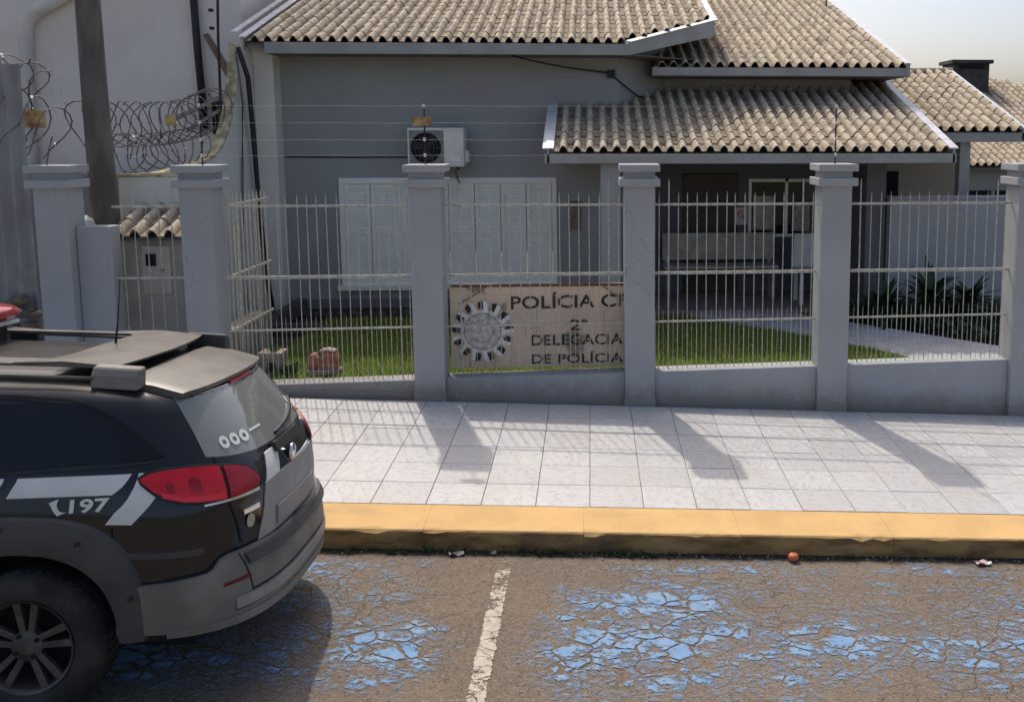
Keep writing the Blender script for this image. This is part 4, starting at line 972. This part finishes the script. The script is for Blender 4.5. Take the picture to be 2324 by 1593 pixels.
def weed(parent, x, y, z, n_, r, name='leaf', mat=None):
    g = MB()
    for k in range(n_):
        a = random.uniform(0, 6.28); d = random.uniform(.1, 1)*r; hh = random.uniform(.2, .9)*r; b = Vector((x+d*.4*math.cos(a), y+d*.4*math.sin(a), z)); e = Vector((x+d*math.cos(a), y+d*math.sin(a), z+hh)); s_ = Vector((-math.sin(a), math.cos(a), .2))*random.uniform(.08,.2)*r
        m_ = b.lerp(e, .6); g.add([b, m_+s_, e, m_-s_], [(0,1,2,3)])
    return g.build(name, mat or MAT['weed'], parent)
weed(t, -2.80, 8.45, .29, 60, .14, 'weeds'); weed(t, -2.95, 8.5, .50, 26, .09, 'weeds')

t.location.z += .04
# ------------------------------------------------------------------ gutter things
wd = MB(); weedo = empty('gutter_weeds', (.3, 5.46, road_z(.3)), 'sparse weeds growing in the dark gutter along the kerb', 'weeds', kind='stuff')
g = MB()
for k in range(120):
    x = random.choice([random.gauss(-1.1,.25), random.gauss(-.35,.15), random.gauss(.15,.12), random.uniform(-1.4,3.0)]); y = random.uniform(5.435,5.497); z = road_z(x)
    for q in range(4):
        a = random.uniform(0,6.28); L = random.uniform(.012,.04); e = Vector((x+L*math.cos(a), y-abs(L*math.sin(a)), z+random.uniform(.01,.045))); b = Vector((x,y,z)); s_ = Vector((-math.sin(a),math.cos(a),0))*.005
        m_ = b.lerp(e,.6); g.add([b,m_+s_,e,m_-s_],[(0,1,2,3)])
g.build('leaves', MAT['weed'], weedo)
g = MB()
for k in range(170):
    x = random.uniform(-1.6,3.2); y = 5.495-abs(random.gauss(0,.05)); r = random.uniform(.003,.009)
    g.lathe([(0,r),(r,r*.3),(r*.8,-r*.3)], (x,y,road_z(x)+r*.3), 'z', 5)
tag(g.build('gutter_grit', simple('grit', (.13,.12,.11), (.32,.3,.27), 60, .9, 0)), 'loose grit lying in the gutter', 'grit', kind='stuff')
x, y = 1.262, 5.415; z = road_z(x)
t = empty('fallen_fruit', (x, y, z), 'small orange-red fruit lying in the gutter', 'fruit')
g = MB(); g.lathe([(0,.0),(.02,.003),(.032,.016),(.035,.028),(.03,.042),(.018,.051),(.006,.050),(0,.047)], (x,y,z), 'z', 16); g.build('flesh', simple('fruit_skin', (.55,.10,.035), (.62,.2,.08), 30, .45, .1), t, smooth=True)
g = MB(); g.tube([(x,y,z+.046),(x+.003,y-.002,z+.058)], .0025, 5); g.build('stalk', MAT['bark'], t)
def scrap(name, x, y, L, W_, mat, label, cat, rz):
    g = MB(); rows = []
    for i in range(6):
        rows.append([(L*(i/5-.5), W_*(j/3-.5), .006+.012*random.random()+.008*math.sin(i*1.4+j)) for j in range(4)])
    g.grid(rows); me = g.mesh(name); me.materials.append(mat)
    o = mesh_obj(name, me, None, None, (x, y, road_z(x)+.004), (0, math.atan(SL), rz)); m_ = o.modifiers.new('s','SOLIDIFY'); m_.thickness = .0012
    return tag(o, label, cat)
wp = NT('pink_white_wrapper'); wm = wp.fin(wp.mix(wp.ramp(wp.noise(18, 2), .46, .54), (.55,.12,.2), (.62,.6,.55)), .35, None)
scrap('crumpled_wrapper', 2.48, 5.40, .10, .05, wm, 'crumpled pink and white wrapper in the gutter at right', 'wrapper', .1)
scrap('paper_scrap', -.845, 5.425, .09, .035, MAT['paper'], 'torn pale paper scrap in the gutter near the car', 'paper scrap', .25)
scrap('paper_scrap', -.62, 5.44, .035, .025, MAT['paper'], 'tiny pale paper scrap in the gutter left of the white line', 'paper scrap', 1.0)

# ------------------------------------------------------------------ police car (local frame: x to the rear, y to the kerb, z up)
CX, CY = -1.50, 4.56
car = empty('police_car', (CX, CY, road_z(CX)-.03), 'dusty black police station wagon with white stripes parked at the kerb', 'car', rot=(R(-3.6), math.atan(SL), 0))
def interp(t, T):
    if t <= T[0][0]: return T[0][1]
    for (a, b), (c, d) in zip(T, T[1:]):
        if t <= c: return b + (d-b)*(t-a)/(c-a)
    return T[-1][1]
RT = [(.22,-.14),(.28,-.05),(.36,-.02),(.52,-.02),(.60,-.035),(.645,-.06),(.8,-.06),(.95,-.085),(1.02,-.115),(1.2,-.235),(1.34,-.34),(1.40,-.48),(1.44,-.7),(1.46,-.95)]
WT = [(.22,.69),(.30,.735),(.5,.755),(.7,.765),(.88,.76),(1.0,.735),(1.1,.70),(1.34,.60),(1.39,.55),(1.43,.44),(1.46,.22)]
FT = [(.22,-4.05),(.30,-4.15),(.5,-4.2),(.7,-4.16),(.82,-4.05),(.88,-3.85),(.94,-3.5),(1.0,-3.15),(1.06,-2.98),(1.34,-2.5),(1.40,-2.3),(1.44,-2.0),(1.46,-1.7)]
CA, CN, CM = .5, 3., 2.4
def cg(t, h, off=0.):
    """body surface: t<0 metres along the near side, 0..1 round the near rear corner to the middle, 1..2 to the far side, >2 far side"""
    def raw(t, h):
        Rr, W_ = interp(h, RT), interp(h, WT)
        if t < 0: return Vector((Rr-CA+t, -W_, h))
        if t > 1: p = raw(2-t, h); return Vector((p.x, -p.y, h))
        th = t*math.pi/2
        return Vector((Rr-CA+CA*math.sin(th)**(2/CM), -W_*max(math.cos(th), 0)**(2/CN), h))
    p = raw(t, h)
    if off:
        e = .01; du = raw(t+e, h)-raw(t-e, h); dv = raw(t, h+e)-raw(t, h-e); n_ = du.cross(dv)
        if n_.length < 1e-9: n_ = Vector((1,0,0))
        n_.normalize()
        if n_.dot(p - Vector((-1.6, 0, .7))) < 0: n_ = -n_
        p = p + n_*off
    return p
def t_of_s(s, h):
    """side position (metres ahead of the rear) -> t on the near side"""
    d = s - (interp(h, RT)-CA)
    if d <= 0: return d
    return math.asin(min(1, (d/CA)**(CM/2)))/(math.pi/2)
HL = [.335,.36,.40,.44,.52,.60,.645,.70,.78,.84,.88,.91,.94,.97,1.0,1.03,1.06,1.1,1.16,1.22,1.28,1.34,1.37,1.40,1.42,1.44,1.453,1.46]
def loop(h):
    Rr, W_, Fr = interp(h, RT), interp(h, WT), interp(h, FT); half = []
    a = min(.55, (Rr-Fr)*.3); ra = min(CA, (Rr-Fr)*.45)
    for k in range(9):
        th = math.pi/2*(1-k/9); half.append((Fr+a-a*math.sin(th)**(2/2.4), -W_*math.cos(th)**(2/3)))
    for k in range(26): half.append((Fr+a+(Rr-ra-Fr-a)*k/25, -W_))
    for k in range(1, 14):
        th = math.pi/2*k/13; half.append((Rr-ra+ra*math.sin(th)**(2/CM), -W_*max(math.cos(th),0)**(2/CN)))
    pts = half + [(x, -y) for x, y in half[-2:0:-1]]
    return [(x, y, h) for x, y in pts]
g = MB(); rows = [loop(h) for h in HL]; g.grid(rows, True); m = len(rows[0])
g.f.append(tuple(range(m-1, -1, -1))); g.f.append(tuple(range(len(g.v)-m, len(g.v))))
body = g.build('body', MAT['car_paint'], car, local=True, smooth=True, angle=35)
WHEELS = [(-.955, -1), (-.955, 1), (-3.42, -1), (-3.42, 1)]
cut = MB()
for s_, sd in WHEELS: cut.lathe([(.40, .40*sd), (.40, 1.0*sd)] if sd > 0 else [(.40, -1.0), (.40, -.40)], (s_, 0, .33), 'y', 40)
co = cut.build('cutter', None, car, local=True)
md = body.modifiers.new('arches', 'BOOLEAN'); md.operation = 'DIFFERENCE'; md.solver = 'EXACT'; md.object = co
bpy.context.view_layer.update()
nm = bpy.data.meshes.new_from_object(body.evaluated_get(bpy.context.evaluated_depsgraph_get())); body.modifiers.clear(); body.data = nm
if not nm.materials: nm.materials.append(MAT['car_paint'])
bpy.data.objects.remove(co)

def patch(name, cols, mat, off=.004, rows=6, parent=None, smooth=True, solid=0, maxstep=.06, edge=True):
    """cols: list of (t_top, h_top, t_bot, h_bot) along the panel"""
    C_ = []
    for a, b in zip(cols, cols[1:]):
        n_ = max(1, int(abs(b[0]-a[0])/maxstep)+1)
        for k in range(n_): C_.append(tuple(p+(q-p)*k/n_ for p, q in zip(a, b)))
    C_.append(cols[-1]); R_ = []
    for c in C_:
        r_ = [cg(c[2]+(c[0]-c[2])*j/rows, c[3]+(c[1]-c[3])*j/rows, off) for j in range(rows+1)]
        if edge: r_ = [cg(c[2], c[3]-.004, -.004)] + r_ + [cg(c[0], c[1]+.004, -.004)]
        R_.append(r_)
    g = MB(); g.grid(R_)
    if edge:
        for e in (0, -1):
            c = C_[e]; o_ = [Vector(p) for p in R_[e]]; i_ = [cg(c[2]+(c[0]-c[2])*min(max((j-1)/rows,0),1), c[3]+(c[1]-c[3])*min(max((j-1)/rows,0),1), -.004) for j in range(rows+3)]
            g.grid([o_, i_])
    return g.build(name, mat, parent or car, local=True, smooth=smooth, angle=50)
def sp(s, h): return t_of_s(s, h), h
def scols(L): return [(*sp(a, b), *sp(c, d)) for a, b, c, d in L]      # (s_top,h_top,s_bot,h_bot)

# side glass (near side; far side mirrored)
def mirror(o, name):
    me = o.data.copy(); 
    for v in me.vertices: v.co.y = -v.co.y
    me.flip_normals(); return mesh_obj(name, me, None, o.parent)
qg = patch('quarter_window', scols([(-1.62,1.345,-1.62,1.045),(-1.1,1.350,-1.1,1.062),(-.86,1.338,-.86,1.085),(-.72,1.30,-.72,1.10),(-.60,1.235,-.60,1.11),(-.50,1.165,-.50,1.115),(-.45,1.125,-.45,1.118)]), MAT['car_glass'], .003)
mirror(qg, 'quarter_window')
dg = patch('door_window', scols([(-2.52,1.20,-2.52,1.03),(-2.3,1.335,-2.3,1.03),(-1.68,1.345,-1.68,1.042)]), MAT['car_glass'], .003); mirror(dg, 'door_window')
# rear glass, tailgate seams, lamps
RG = []
for k in range(15):
    t = .50 + 1.0*k/14; c = abs(t-1)/.5
    RG.append((t, 1.345, t, 1.062+.036*c**2))
rg = patch('rear_window', RG, MAT['rear_glass'], .004, rows=8)
for sgn in (0, 1):
    M_ = (lambda t: t) if sgn == 0 else (lambda t: 2-t)
    P = lambda L: [(M_(a), b, M_(c), d) for a, b, c, d in L]
    patch('tail_lamp', P([(.125,1.040,.125,1.026),(.18,1.058,.17,.985),(.25,1.066,.24,.952),(.36,1.068,.36,.930),(.45,1.062,.45,.922),(.535,1.052,.525,.918)]), MAT['red_lens'], .016, rows=7, maxstep=.03)
    patch('tailgate_lamp', P([(.560,1.048,.548,.918),(.64,1.034,.63,.918),(.70,1.015,.69,.922),(.735,.985,.735,.932),(.75,.958,.75,.945)]), MAT['red_lens_dark'], .014, rows=6, maxstep=.03)
    patch('lamp_gasket', P([(.112,1.046,.112,1.018),(.17,1.068,.16,.974),(.25,1.077,.235,.940),(.36,1.079,.36,.918),(.45,1.073,.45,.910),(.60,1.054,.60,.906),(.71,1.028,.70,.910),(.755,.985,.755,.925)]), MAT['black_plastic'], .006, rows=4, maxstep=.03)
    patch('lamp_band', P([(.20,.985,.20,.962),(.30,.957,.30,.938),(.45,.947,.45,.926),(.52,.944,.52,.922)]), simple('bright_red_lens', (.95,.03,.05), None, 1, .2, 0, coat=.15), .0185, rows=2, maxstep=.03)
    for tc_, rc_ in ((.375, .034), (.25, .022)):
        g = MB(); g.grid([[cg(M_(tc_), 1.0, .0185), cg(M_(tc_+rc_*.55*math.cos(a)), 1.0+rc_*.55*math.sin(a), .0205), cg(M_(tc_+rc_*math.cos(a)), 1.0+rc_*math.sin(a), .0175)] for a in np.linspace(0, 6.2832, 15)])
        g.build('lamp_reflector', MAT['red_lens_dark'], car, local=True, smooth=True)
    patch('lamp_trim', P([(.40,.914,.40,.905),(.6,.914,.6,.903),(.745,.918,.745,.902)]), MAT['chrome'], .010, rows=2)
    patch('tailgate_seam', P([(.536,1.09,.530,.905),(.549,1.09,.543,.905)]), MAT['dark_opening'], .0025, rows=10, edge=False)
    patch('tailgate_seam', P([(.540,.902,.60,.70),(.552,.902,.612,.70)]), MAT['dark_opening'], .0025, rows=10, edge=False)
    patch('reflector', P([(.44,.555,.44,.54),(.60,.562,.60,.545)]), simple('unlit_reflector', (.14,.012,.015), None, 1, .3, 0), .0245, rows=2)
patch('tailgate_stripe', [(.86,1.035,.80,.90),(.955,1.040,.89,.83)], MAT['reflective_white'], .003, rows=6)
patch('tailgate_stripe', [(1.0,.935,.98,.87),(1.16,.945,1.16,.88)], MAT['reflective_white'], .003, rows=4)
patch('tailgate_panel', [(.80,.915,.72,.672),(.9,.925,.9,.672),(1.0,.925,1.0,.672),(1.2,.925,1.2,.672),(1.45,.90,1.45,.672)], simple('dusty_tailgate_film', (.28,.28,.27), (.36,.35,.32), 3, .5, .03), .005, rows=5)
patch('number_plate', [(.86,.785,.86,.70),(1.0,.785,1.0,.70),(1.14,.785,1.14,.70)], simple('blurred_plate_grey', (.26,.26,.255), (.22,.22,.215), 3, .5, 0), .014, rows=3)
patch('tailgate_handle', [(.93,1.052,.93,1.015),(1.10,1.056,1.10,1.02)], MAT['black_plastic'], .022, rows=3)
g = MB(); p = cg(1.0, .965, .012); g.lathe([(.048,-.006),(.044,.004),(.0,.008)], p, 'x', 20); g.build('tailgate_badge', MAT['chrome'], car, local=True, smooth=True)
# model badge plate and small shield sticker on the near tailgate edge
patch('model_badge', [(.625,.842,.625,.822),(.735,.845,.735,.825)], MAT['chrome'], .006, rows=2)
g = MB(); rows = []
for k in range(13):
    a = 2*math.pi*k/12; rows.append([cg(.665+.0*k, .785, .005), cg(.665+.028*math.cos(a), .785+.032*math.sin(a), .005)])
g.grid(rows); g.build('shield_sticker', simple('sticker_cream', (.45,.40,.18), (.5,.5,.45), 60, .5, 0), car, local=True)
# ring stickers on the glass, other marks
for tc in (.645, .718, .79):
    g = MB(); rows = []
    for k in range(17):
        a = 2*math.pi*k/16; rows.append([cg(tc+.013*math.cos(a), 1.135+.010*math.sin(a), .008), cg(tc+.032*math.cos(a), 1.135+.026*math.sin(a), .008)])
    g.grid(rows); g.build('window_sticker', MAT['reflective_white'], car, local=True)
patch('window_sticker', [(.84,1.148,.84,1.138),(.93,1.150,.93,1.140)], MAT['reflective_white'], .008, rows=1, edge=False)
patch('window_sticker', [(1.20,1.18,1.22,1.11),(1.225,1.18,1.245,1.11)], MAT['reflective_white'], .008, rows=2, edge=False)
patch('rear_wiper', [(.98,1.085,.98,1.075),(1.3,1.16,1.3,1.15)], MAT['black_plastic'], .018, rows=1)
# white flank stripes and lettering
patch('flank_stripe', scols([(-1.005,1.036,-1.04,.957),(-.54,1.062,-.605,.980)]), MAT['reflective_white'], .003, rows=5)
patch('flank_stripe', scols([(-.512,1.064,-.622,.858),(-.405,1.062,-.515,.858)]), MAT['reflective_white'], .0034, rows=8)
patch('flank_stripe', scols([(-2.6,1.00,-2.6,.93),(-1.06,1.034,-1.095,.955)]), MAT['reflective_white'], .003, rows=5)
def car_text(txt, s0, s1, h0, h1, rise, name):
    me = textmesh(txt, 1, name, MAT['reflective_white'], 0, .028); co = [v.co.copy() for v in me.vertices]
    ax, bx = min(c.x for c in co), max(c.x for c in co); ay, by = min(c.y for c in co), max(c.y for c in co)
    for v, c in zip(me.vertices, co):
        u, w_ = (c.x-ax)/(bx-ax), (c.y-ay)/(by-ay); h = h0+(h1-h0)*w_+rise*u
        v.co = cg(t_of_s(s0+(s1-s0)*u, h), h, .004)
    return mesh_obj(name, me, None, car)
car_text('197', -.775, -.612, .900, .958, .012, 'flank_number')
g = MB(); rows = []
for k in range(11):
    f = k/10; a = math.pi*(.55+.9*f); w_ = .010+.010*(abs(f-.5)*2)**3
    ss, hh = -.742+.045*math.cos(a)+.01, .925+.038*math.sin(a)*1.0-.0
    ss = -.842 + .04*(1-math.cos(math.pi*(f-.0)*.5)) + .0; hh = .948 - .052*math.sin(math.pi*f*.5)
    rows.append([cg(t_of_s(ss-w_, hh-.3*w_), hh-.3*w_, .004), cg(t_of_s(ss+w_, hh+.6*w_), hh+.6*w_, .004)])
g.grid(rows); g.build('handset_mark', MAT['reflective_white'], car, local=True)
# fuel flap seam, belt trim
patch('belt_moulding', scols([(-2.6,1.028,-2.6,1.012),(-1.2,1.048,-1.2,1.036),(-.46,1.11,-.46,1.102)]), MAT['black_plastic'], .006, rows=1)
patch('door_seam', scols([(-1.64,1.04,-1.66,.30),(-1.632,1.04,-1.652,.30)]), MAT['dark_opening'], .002, rows=8, edge=False)
patch('flank_crease', scols([(-.56,.735,-.56,.71),(-.25,.725,-.25,.70)]), MAT['car_plastic'], .006, rows=2)
patch('bumper_gap', scols([(-.57,.602,-.57,.580),(-.42,.604,-.42,.585)])+[(.2,.617,.2,.595),(.38,.627,.38,.605),(.42,.640,.42,.61),(.47,.674,.47,.64),(.52,.684,.52,.66),(.7,.684,.7,.66),(1,.672,1,.65)], MAT['dark_opening'], .002, rows=2, edge=False)
patch('fuel_flap_seam', scols([(-.60,.84,-.60,.70),(-.594,.84,-.594,.70)]), MAT['dark_opening'], .0025, rows=3, edge=False)
patch('quarter_seal', scols([(-1.62,1.358,-1.62,1.342),(-1.1,1.363,-1.1,1.347),(-.86,1.351,-.86,1.335),(-.71,1.31,-.72,1.295),(-.585,1.24,-.60,1.232),(-.48,1.165,-.50,1.162),(-.43,1.118,-.45,1.122)]), MAT['dark_opening'], .004, rows=1, edge=False)
# bumper
def bcols():
    out = []
    T = [(t_of_s(-.57,.5),.585),(0.02,.59),(.2,.60),(.38,.61),(.42,.622),(.47,.655),(.52,.668),(.7,.668),(.85,.66),(1,.655)]
    bot = lambda t: .375-.012*min(1, max(0, t))
    for t, h in T: out.append((t, h, t, bot(t)))
    for t, h in T[-2::-1]: out.append((2-t, h, 2-t, bot(t)))
    return out
bp = patch('rear_bumper', bcols(), MAT['bumper'], .022, rows=8, maxstep=.05)
patch('bumper_step', [(t, .655, t, .60) for t in (.60,.8,1,1.2,1.4)], MAT['car_plastic'], .038, rows=3)
patch('bumper_vent', [(.50,.445,.50,.415),(.74,.452,.74,.42)], MAT['car_plastic'], .026, rows=2)
patch('bumper_seam', [(.565,.665,.60,.485),(.573,.665,.608,.485)], MAT['dark_opening'], .0235, rows=6, edge=False)
patch('bumper_seam', [(.60,.492,.60,.482),(.8,.497,.8,.487),(1,.50,1,.49),(1.2,.497,1.2,.487),(1.4,.492,1.4,.482)], MAT['dark_opening'], .0235, rows=1, edge=False)
patch('bumper_strip', [(t, .475, t, .428) for t in (.50,.6,.8,1,1.2,1.4,1.5)], simple('silver_bumper_strip', (.34,.33,.31), (.27,.26,.24), 5, .45, .05), .034, rows=2)
patch('bumper_lip', [(t, .395, t, .36) for t in (.15,.4,.6,.8,1,1.2,1.4,1.6,1.85)], MAT['bumper'], .030, rows=3)
# sill cladding along the near and far side
sc = patch('sill_cladding', [(t_of_s(-3.0,.4),.42,t_of_s(-3.0,.26),.26),(t_of_s(-1.40,.4),.42,t_of_s(-1.40,.26),.26)], MAT['car_plastic'], .015, rows=4, maxstep=.3); mirror(sc, 'sill_cladding')
# wheel arch flares
def flare(sc_, sd):
    g = MB(); rows = []; hc = .33
    for k in range(37):
        a = R(2 + 176*k/36); ca, sa = math.cos(a), math.sin(a)
        def se(rx, rz, n_): return 1/((abs(ca)/rx)**n_+(abs(sa)/rz)**n_)**(1/n_)
        ri, ro = se(.395,.40,2.4), se(.505,.555,3.0); row = []
        for f, o_ in ((0,-.05),(.0,.030),(.18,.040),(.55,.036),(.93,.022),(1.0,-.004)):
            r_ = ri+(ro-ri)*f; s_, h = sc_+r_*ca, max(.2, hc+r_*sa); W_ = interp(h, WT)
            dd = s_-(interp(h, RT)-CA)
            if dd > 0: W_ *= (1-min(1, dd/CA)**CM)**(1/CN)
            row.append((s_, sd*(W_+o_), h))
        rows.append(row)
    g.grid(rows); return g.build('wheel_arch_flare', MAT['car_plastic'], car, local=True, smooth=True, angle=40)
for s_, sd in WHEELS: flare(s_, sd)
for a in (25, 62, 100, 140):
    ca, sa = math.cos(R(a)), math.sin(R(a)); g = MB(); g.lathe([(.011,-.008),(.011,.003)], (-.955+.505*ca, -.80, .33+.515*sa), 'y', 8); g.build('flare_bolt', MAT['black_plastic'], car, local=True)
# wheels
def wheel(sc_, sd):
    wv = empty('wheel', (sc_, sd*.665, .325+(.068 if sd > 0 else -.012))); wv.parent = car      # suspension takes up the camber
    yo = .10*sd
    g = MB(); prof = [(.205,-.095),(.225,-.105),(.28,-.108),(.310,-.095),(.325,-.07),(.327,0),(.325,.07),(.310,.095),(.28,.108),(.225,.105),(.205,.095)]
    g.lathe(prof, (0,0,0), 'y', 44); g.f = [f for f in g.f if len(f) == 4]; g.build('tyre', MAT['rubber'], wv, local=True, smooth=True, angle=60)
    g = MB()
    for k in range(44):
        a = 2*math.pi*k/44; g.bar((.326*math.cos(a),-.07,.326*math.sin(a)),(.326*math.cos(a+.05),.07,.326*math.sin(a+.05)),.014,.01,(math.cos(a),0,math.sin(a)))
    g.build('tread_blocks', MAT['rubber'], wv, local=True)
    g = MB(); g.lathe([(.206,yo*1.02),(.196,yo*.98),(.190,yo*.80),(.178,yo*.1),(.17,-yo*.8)], (0,0,0), 'y', 40); g.f = [f for f in g.f if len(f) == 4]; g.build('rim_barrel', MAT['rim'], wv, local=True, smooth=True)
    g = MB(); g.lathe([(.176,yo*.05),(.176,-yo*.1)], (0,0,0), 'y', 30); g.build('brake_disc', MAT['dark_opening'], wv, local=True)
    g = MB()
    for k in range(5):
        for d in (-.20, .20):
            a = 2*math.pi*k/5+.32; ca, sa = math.cos(a), math.sin(a); cb, sb = math.cos(a+d), math.sin(a+d); w0, w1 = .013, .017
            p0 = Vector((.045*math.cos(a+d*1.6), yo*.78, .045*math.sin(a+d*1.6))); p1 = Vector((.196*cb, yo*.92, .196*sb)); u = Vector((-sb,0,cb)); dp = Vector((0,-yo*.28,0))
            g.hexa([p0-u*w0, p0+u*w0, p0+u*w0+dp, p0-u*w0+dp], [p1-u*w1, p1+u*w1, p1+u*w1+dp, p1-u*w1+dp])
    g.build('spokes', MAT['rim'], wv, local=True, bevel=.004)
    g = MB(); g.lathe([(.068,yo*.4),(.066,yo*.80),(.04,yo*.86),(.036,yo*.90),(0,yo*.92)], (0,0,0), 'y', 24); g.build('hub', MAT['rim'], wv, local=True, smooth=True, angle=30)
    g = MB()
    for k in range(4):
        a = 2*math.pi*k/4+.6; g.lathe([(.010,yo*.70),(.010,yo*.90)], (.053*math.cos(a),0,.053*math.sin(a)), 'y', 8)
    g.build('wheel_bolts', MAT['dark_opening'], wv, local=True)
for s_, sd in WHEELS: wheel(s_, sd)
# roof spoiler
g = MB(); rows = []
for k in range(41):
    c = 2*k/40-1; v_ = .475*c; rs, rh = -.345-.055*abs(c)**2-.03*abs(c)**6, 1.382-.012*c*c; fs, fh = -.66-.03*c*c, 1.446-.026*c*c
    if abs(c) > .99: rh -= .004; fh -= .004
    rows.append([(fs, v_, fh), ((fs+rs)/2, v_, (fh+rh)/2+.008), (rs, v_, rh), (rs-.006, v_, rh-.022), ((fs+rs)/2, v_, (fh+rh)/2-.035), (fs, v_, fh-.035)])
g.grid(rows, True)
for e in (0, -1):
    b0 = len(g.v); g.v += [tuple(p) for p in rows[e]]; g.f.append(tuple(range(b0, b0+6)))
g.build('roof_spoiler', MAT['spoiler'], car, local=True, smooth=True, angle=35)
for sd in (-1, 1):
    g = MB(); g.hexa([(-.95,sd*.28,1.30),(-.50,sd*.28,1.30),(-.46,sd*.465,1.335),(-.66,sd*.465,1.36)], [(-.95,sd*.28,1.41),(-.50,sd*.28,1.385),(-.48,sd*.465,1.352),(-.68,sd*.465,1.385)]); g.build('spoiler_cheek', MAT['car_paint'], car, local=True)
patch('brake_light', [(.93,1.352,.93,1.342),(1.07,1.352,1.07,1.342)], MAT['red_lens_dark'], .012, rows=1)
# roof rack: flat side rails joined by a wing at the back, on blocky feet, thin lower rails beneath
rk = empty('roof_rack', (0, 0, 0)); rk.parent = car
g = MB(); rows = []
for k in range(21):
    c = 2*k/20-1; v_ = .47*c; rs = -.66-.07*c*c; fs = -1.02+.16*min(1,abs(c)*1.02)**6*-1
    rows.append([(fs, v_, 1.500-.012*c*c), ((fs+rs)/2, v_, 1.511-.012*c*c), (rs, v_, 1.494-.012*c*c), (rs-.004, v_, 1.483-.012*c*c), (fs, v_, 1.487-.012*c*c)])
g.grid(rows, True)
for e in (0, -1):
    b0 = len(g.v); g.v += [tuple(p) for p in rows[e]]; g.f.append(tuple(range(b0, b0+5)))
g.build('rear_wing', MAT['spoiler'], rk, local=True, smooth=True, angle=35)
for sd in (-1, 1):
    y0, y1 = (.375*sd, .47*sd)
    g = MB(); g.hexa([(-2.7,y0,1.472),(-1.02,y0,1.476),(-1.02,y1,1.472),(-2.7,y1,1.468)], [(-2.7,y0,1.490),(-1.02,y0,1.494),(-1.02,y1,1.486),(-2.7,y1,1.482)]); g.build('side_rail', MAT['spoiler'], rk, local=True, bevel=.006)
    g = MB(); g.tube([(-2.7,sd*.535,1.440),(-1.6,sd*.54,1.446),(-.80,sd*.53,1.436)], .009, 7); g.build('lower_rail', MAT['spoiler'], rk, local=True, smooth=True)
    for s0, s1 in ((-.80,-.61), (-2.7,-2.5), (-1.75,-1.62)):
        y = sd*.485; g = MB(); rows = []
        for sx, hz in ((s0-.012, 0), (s0+.004, .0), (s1-.004, -.006), (s1+.012, -.006)):
            rows.append([(sx, y-sd*.03, 1.40+hz), (sx, y+sd*.05, 1.39+hz), (sx, y+sd*.042, 1.45+hz), (sx, y+sd*.02, 1.487+hz), (sx, y-sd*.03, 1.493+hz)])
        g.grid(rows, True); g.f += [tuple(range(5)), tuple(range(len(g.v)-1, len(g.v)-6, -1))]
        g.build('rack_foot', MAT['bumper'] if sd < 0 else MAT['car_plastic'], rk, local=True, bevel=.012)
# whip antenna and light bar
g = MB(); g.tube([(-.98,.02,1.43),(-.965,.02,1.6),(-.955,.02,1.83)], [.008,.004,.0028], 6); g.build('aerial', MAT['black_plastic'], car, local=True, smooth=True)
lb_ = empty('light_bar', (0, 0, 0)); lb_.parent = car
g = MB(); rows = []
for k in range(13):
    y = -.40+.80*k/12; sc_ = (1-abs(2*k/12-1)**6)*.9+.1; row = []
    for j in range(13):
        a = 2*math.pi*j/12; row.append((-1.74+.135*math.cos(a)*(.6+.4*sc_), y, 1.60+.062*math.sin(a)*sc_))
    rows.append(row)
g.grid(rows); g.build('lens', simple('faded_red_dome', (.50,.05,.05), (.42,.04,.04), 4, .15, 0, coat=1), lb_, local=True, smooth=True)
g = MB(); g.box(-1.84,-1.64,-.36,.36,1.535,1.56); g.build('base', MAT['ac_white'], lb_, local=True, bevel=.01)
for y in (-.3, .3):
    g = MB(); g.box(-1.79,-1.69,y-.03,y+.03,1.44,1.534); g.build('bracket', MAT['black_plastic'], lb_, local=True)
# front end, for views from the left
g = MB(); rows = []
for k in range(11):
    v_ = -.62+1.24*k/10
    rows.append([(interp(h, FT)+.012+.10*(abs(v_)/.62)**3-.02, v_*(1-.12*(h-1.06)/.28), h+.004) for h in (1.07,1.15,1.24,1.33)])
g.grid(rows); g.build('windscreen', MAT['car_glass'], car, local=True, smooth=True)
for sd in (-1, 1):
    g = MB(); g.hexa([(-4.13,sd*.35,.66),(-3.93,sd*.70,.66),(-3.88,sd*.66,.66),(-4.05,sd*.33,.66)], [(-4.11,sd*.36,.80),(-3.86,sd*.71,.80),(-3.82,sd*.66,.80),(-4.03,sd*.34,.80)]); g.build('headlamp', MAT['lamp_clear'], car, local=True, bevel=.02)
    g = MB(); g.lathe([(0,-.09),(.07,-.07),(.085,0),(.06,.06),(0,.08)], (-2.62, sd*.80, 1.03), 'y', 12); g.build('door_mirror', MAT['car_plastic'], car, local=True, smooth=True)
g = MB(); g.box(-4.215,-4.12,-.38,.38,.40,.60); g.build('grille', MAT['car_plastic'], car, local=True, bevel=.02)
# underbody so that no light leaks through
g = MB(); g.box(-3.9,-.35,-.5,.5,.20,.334); g.tube([(-.6,.35,.31),(-.08,.35,.31)], .028, 8); g.build('underbody', MAT['dark_opening'], car, local=True)
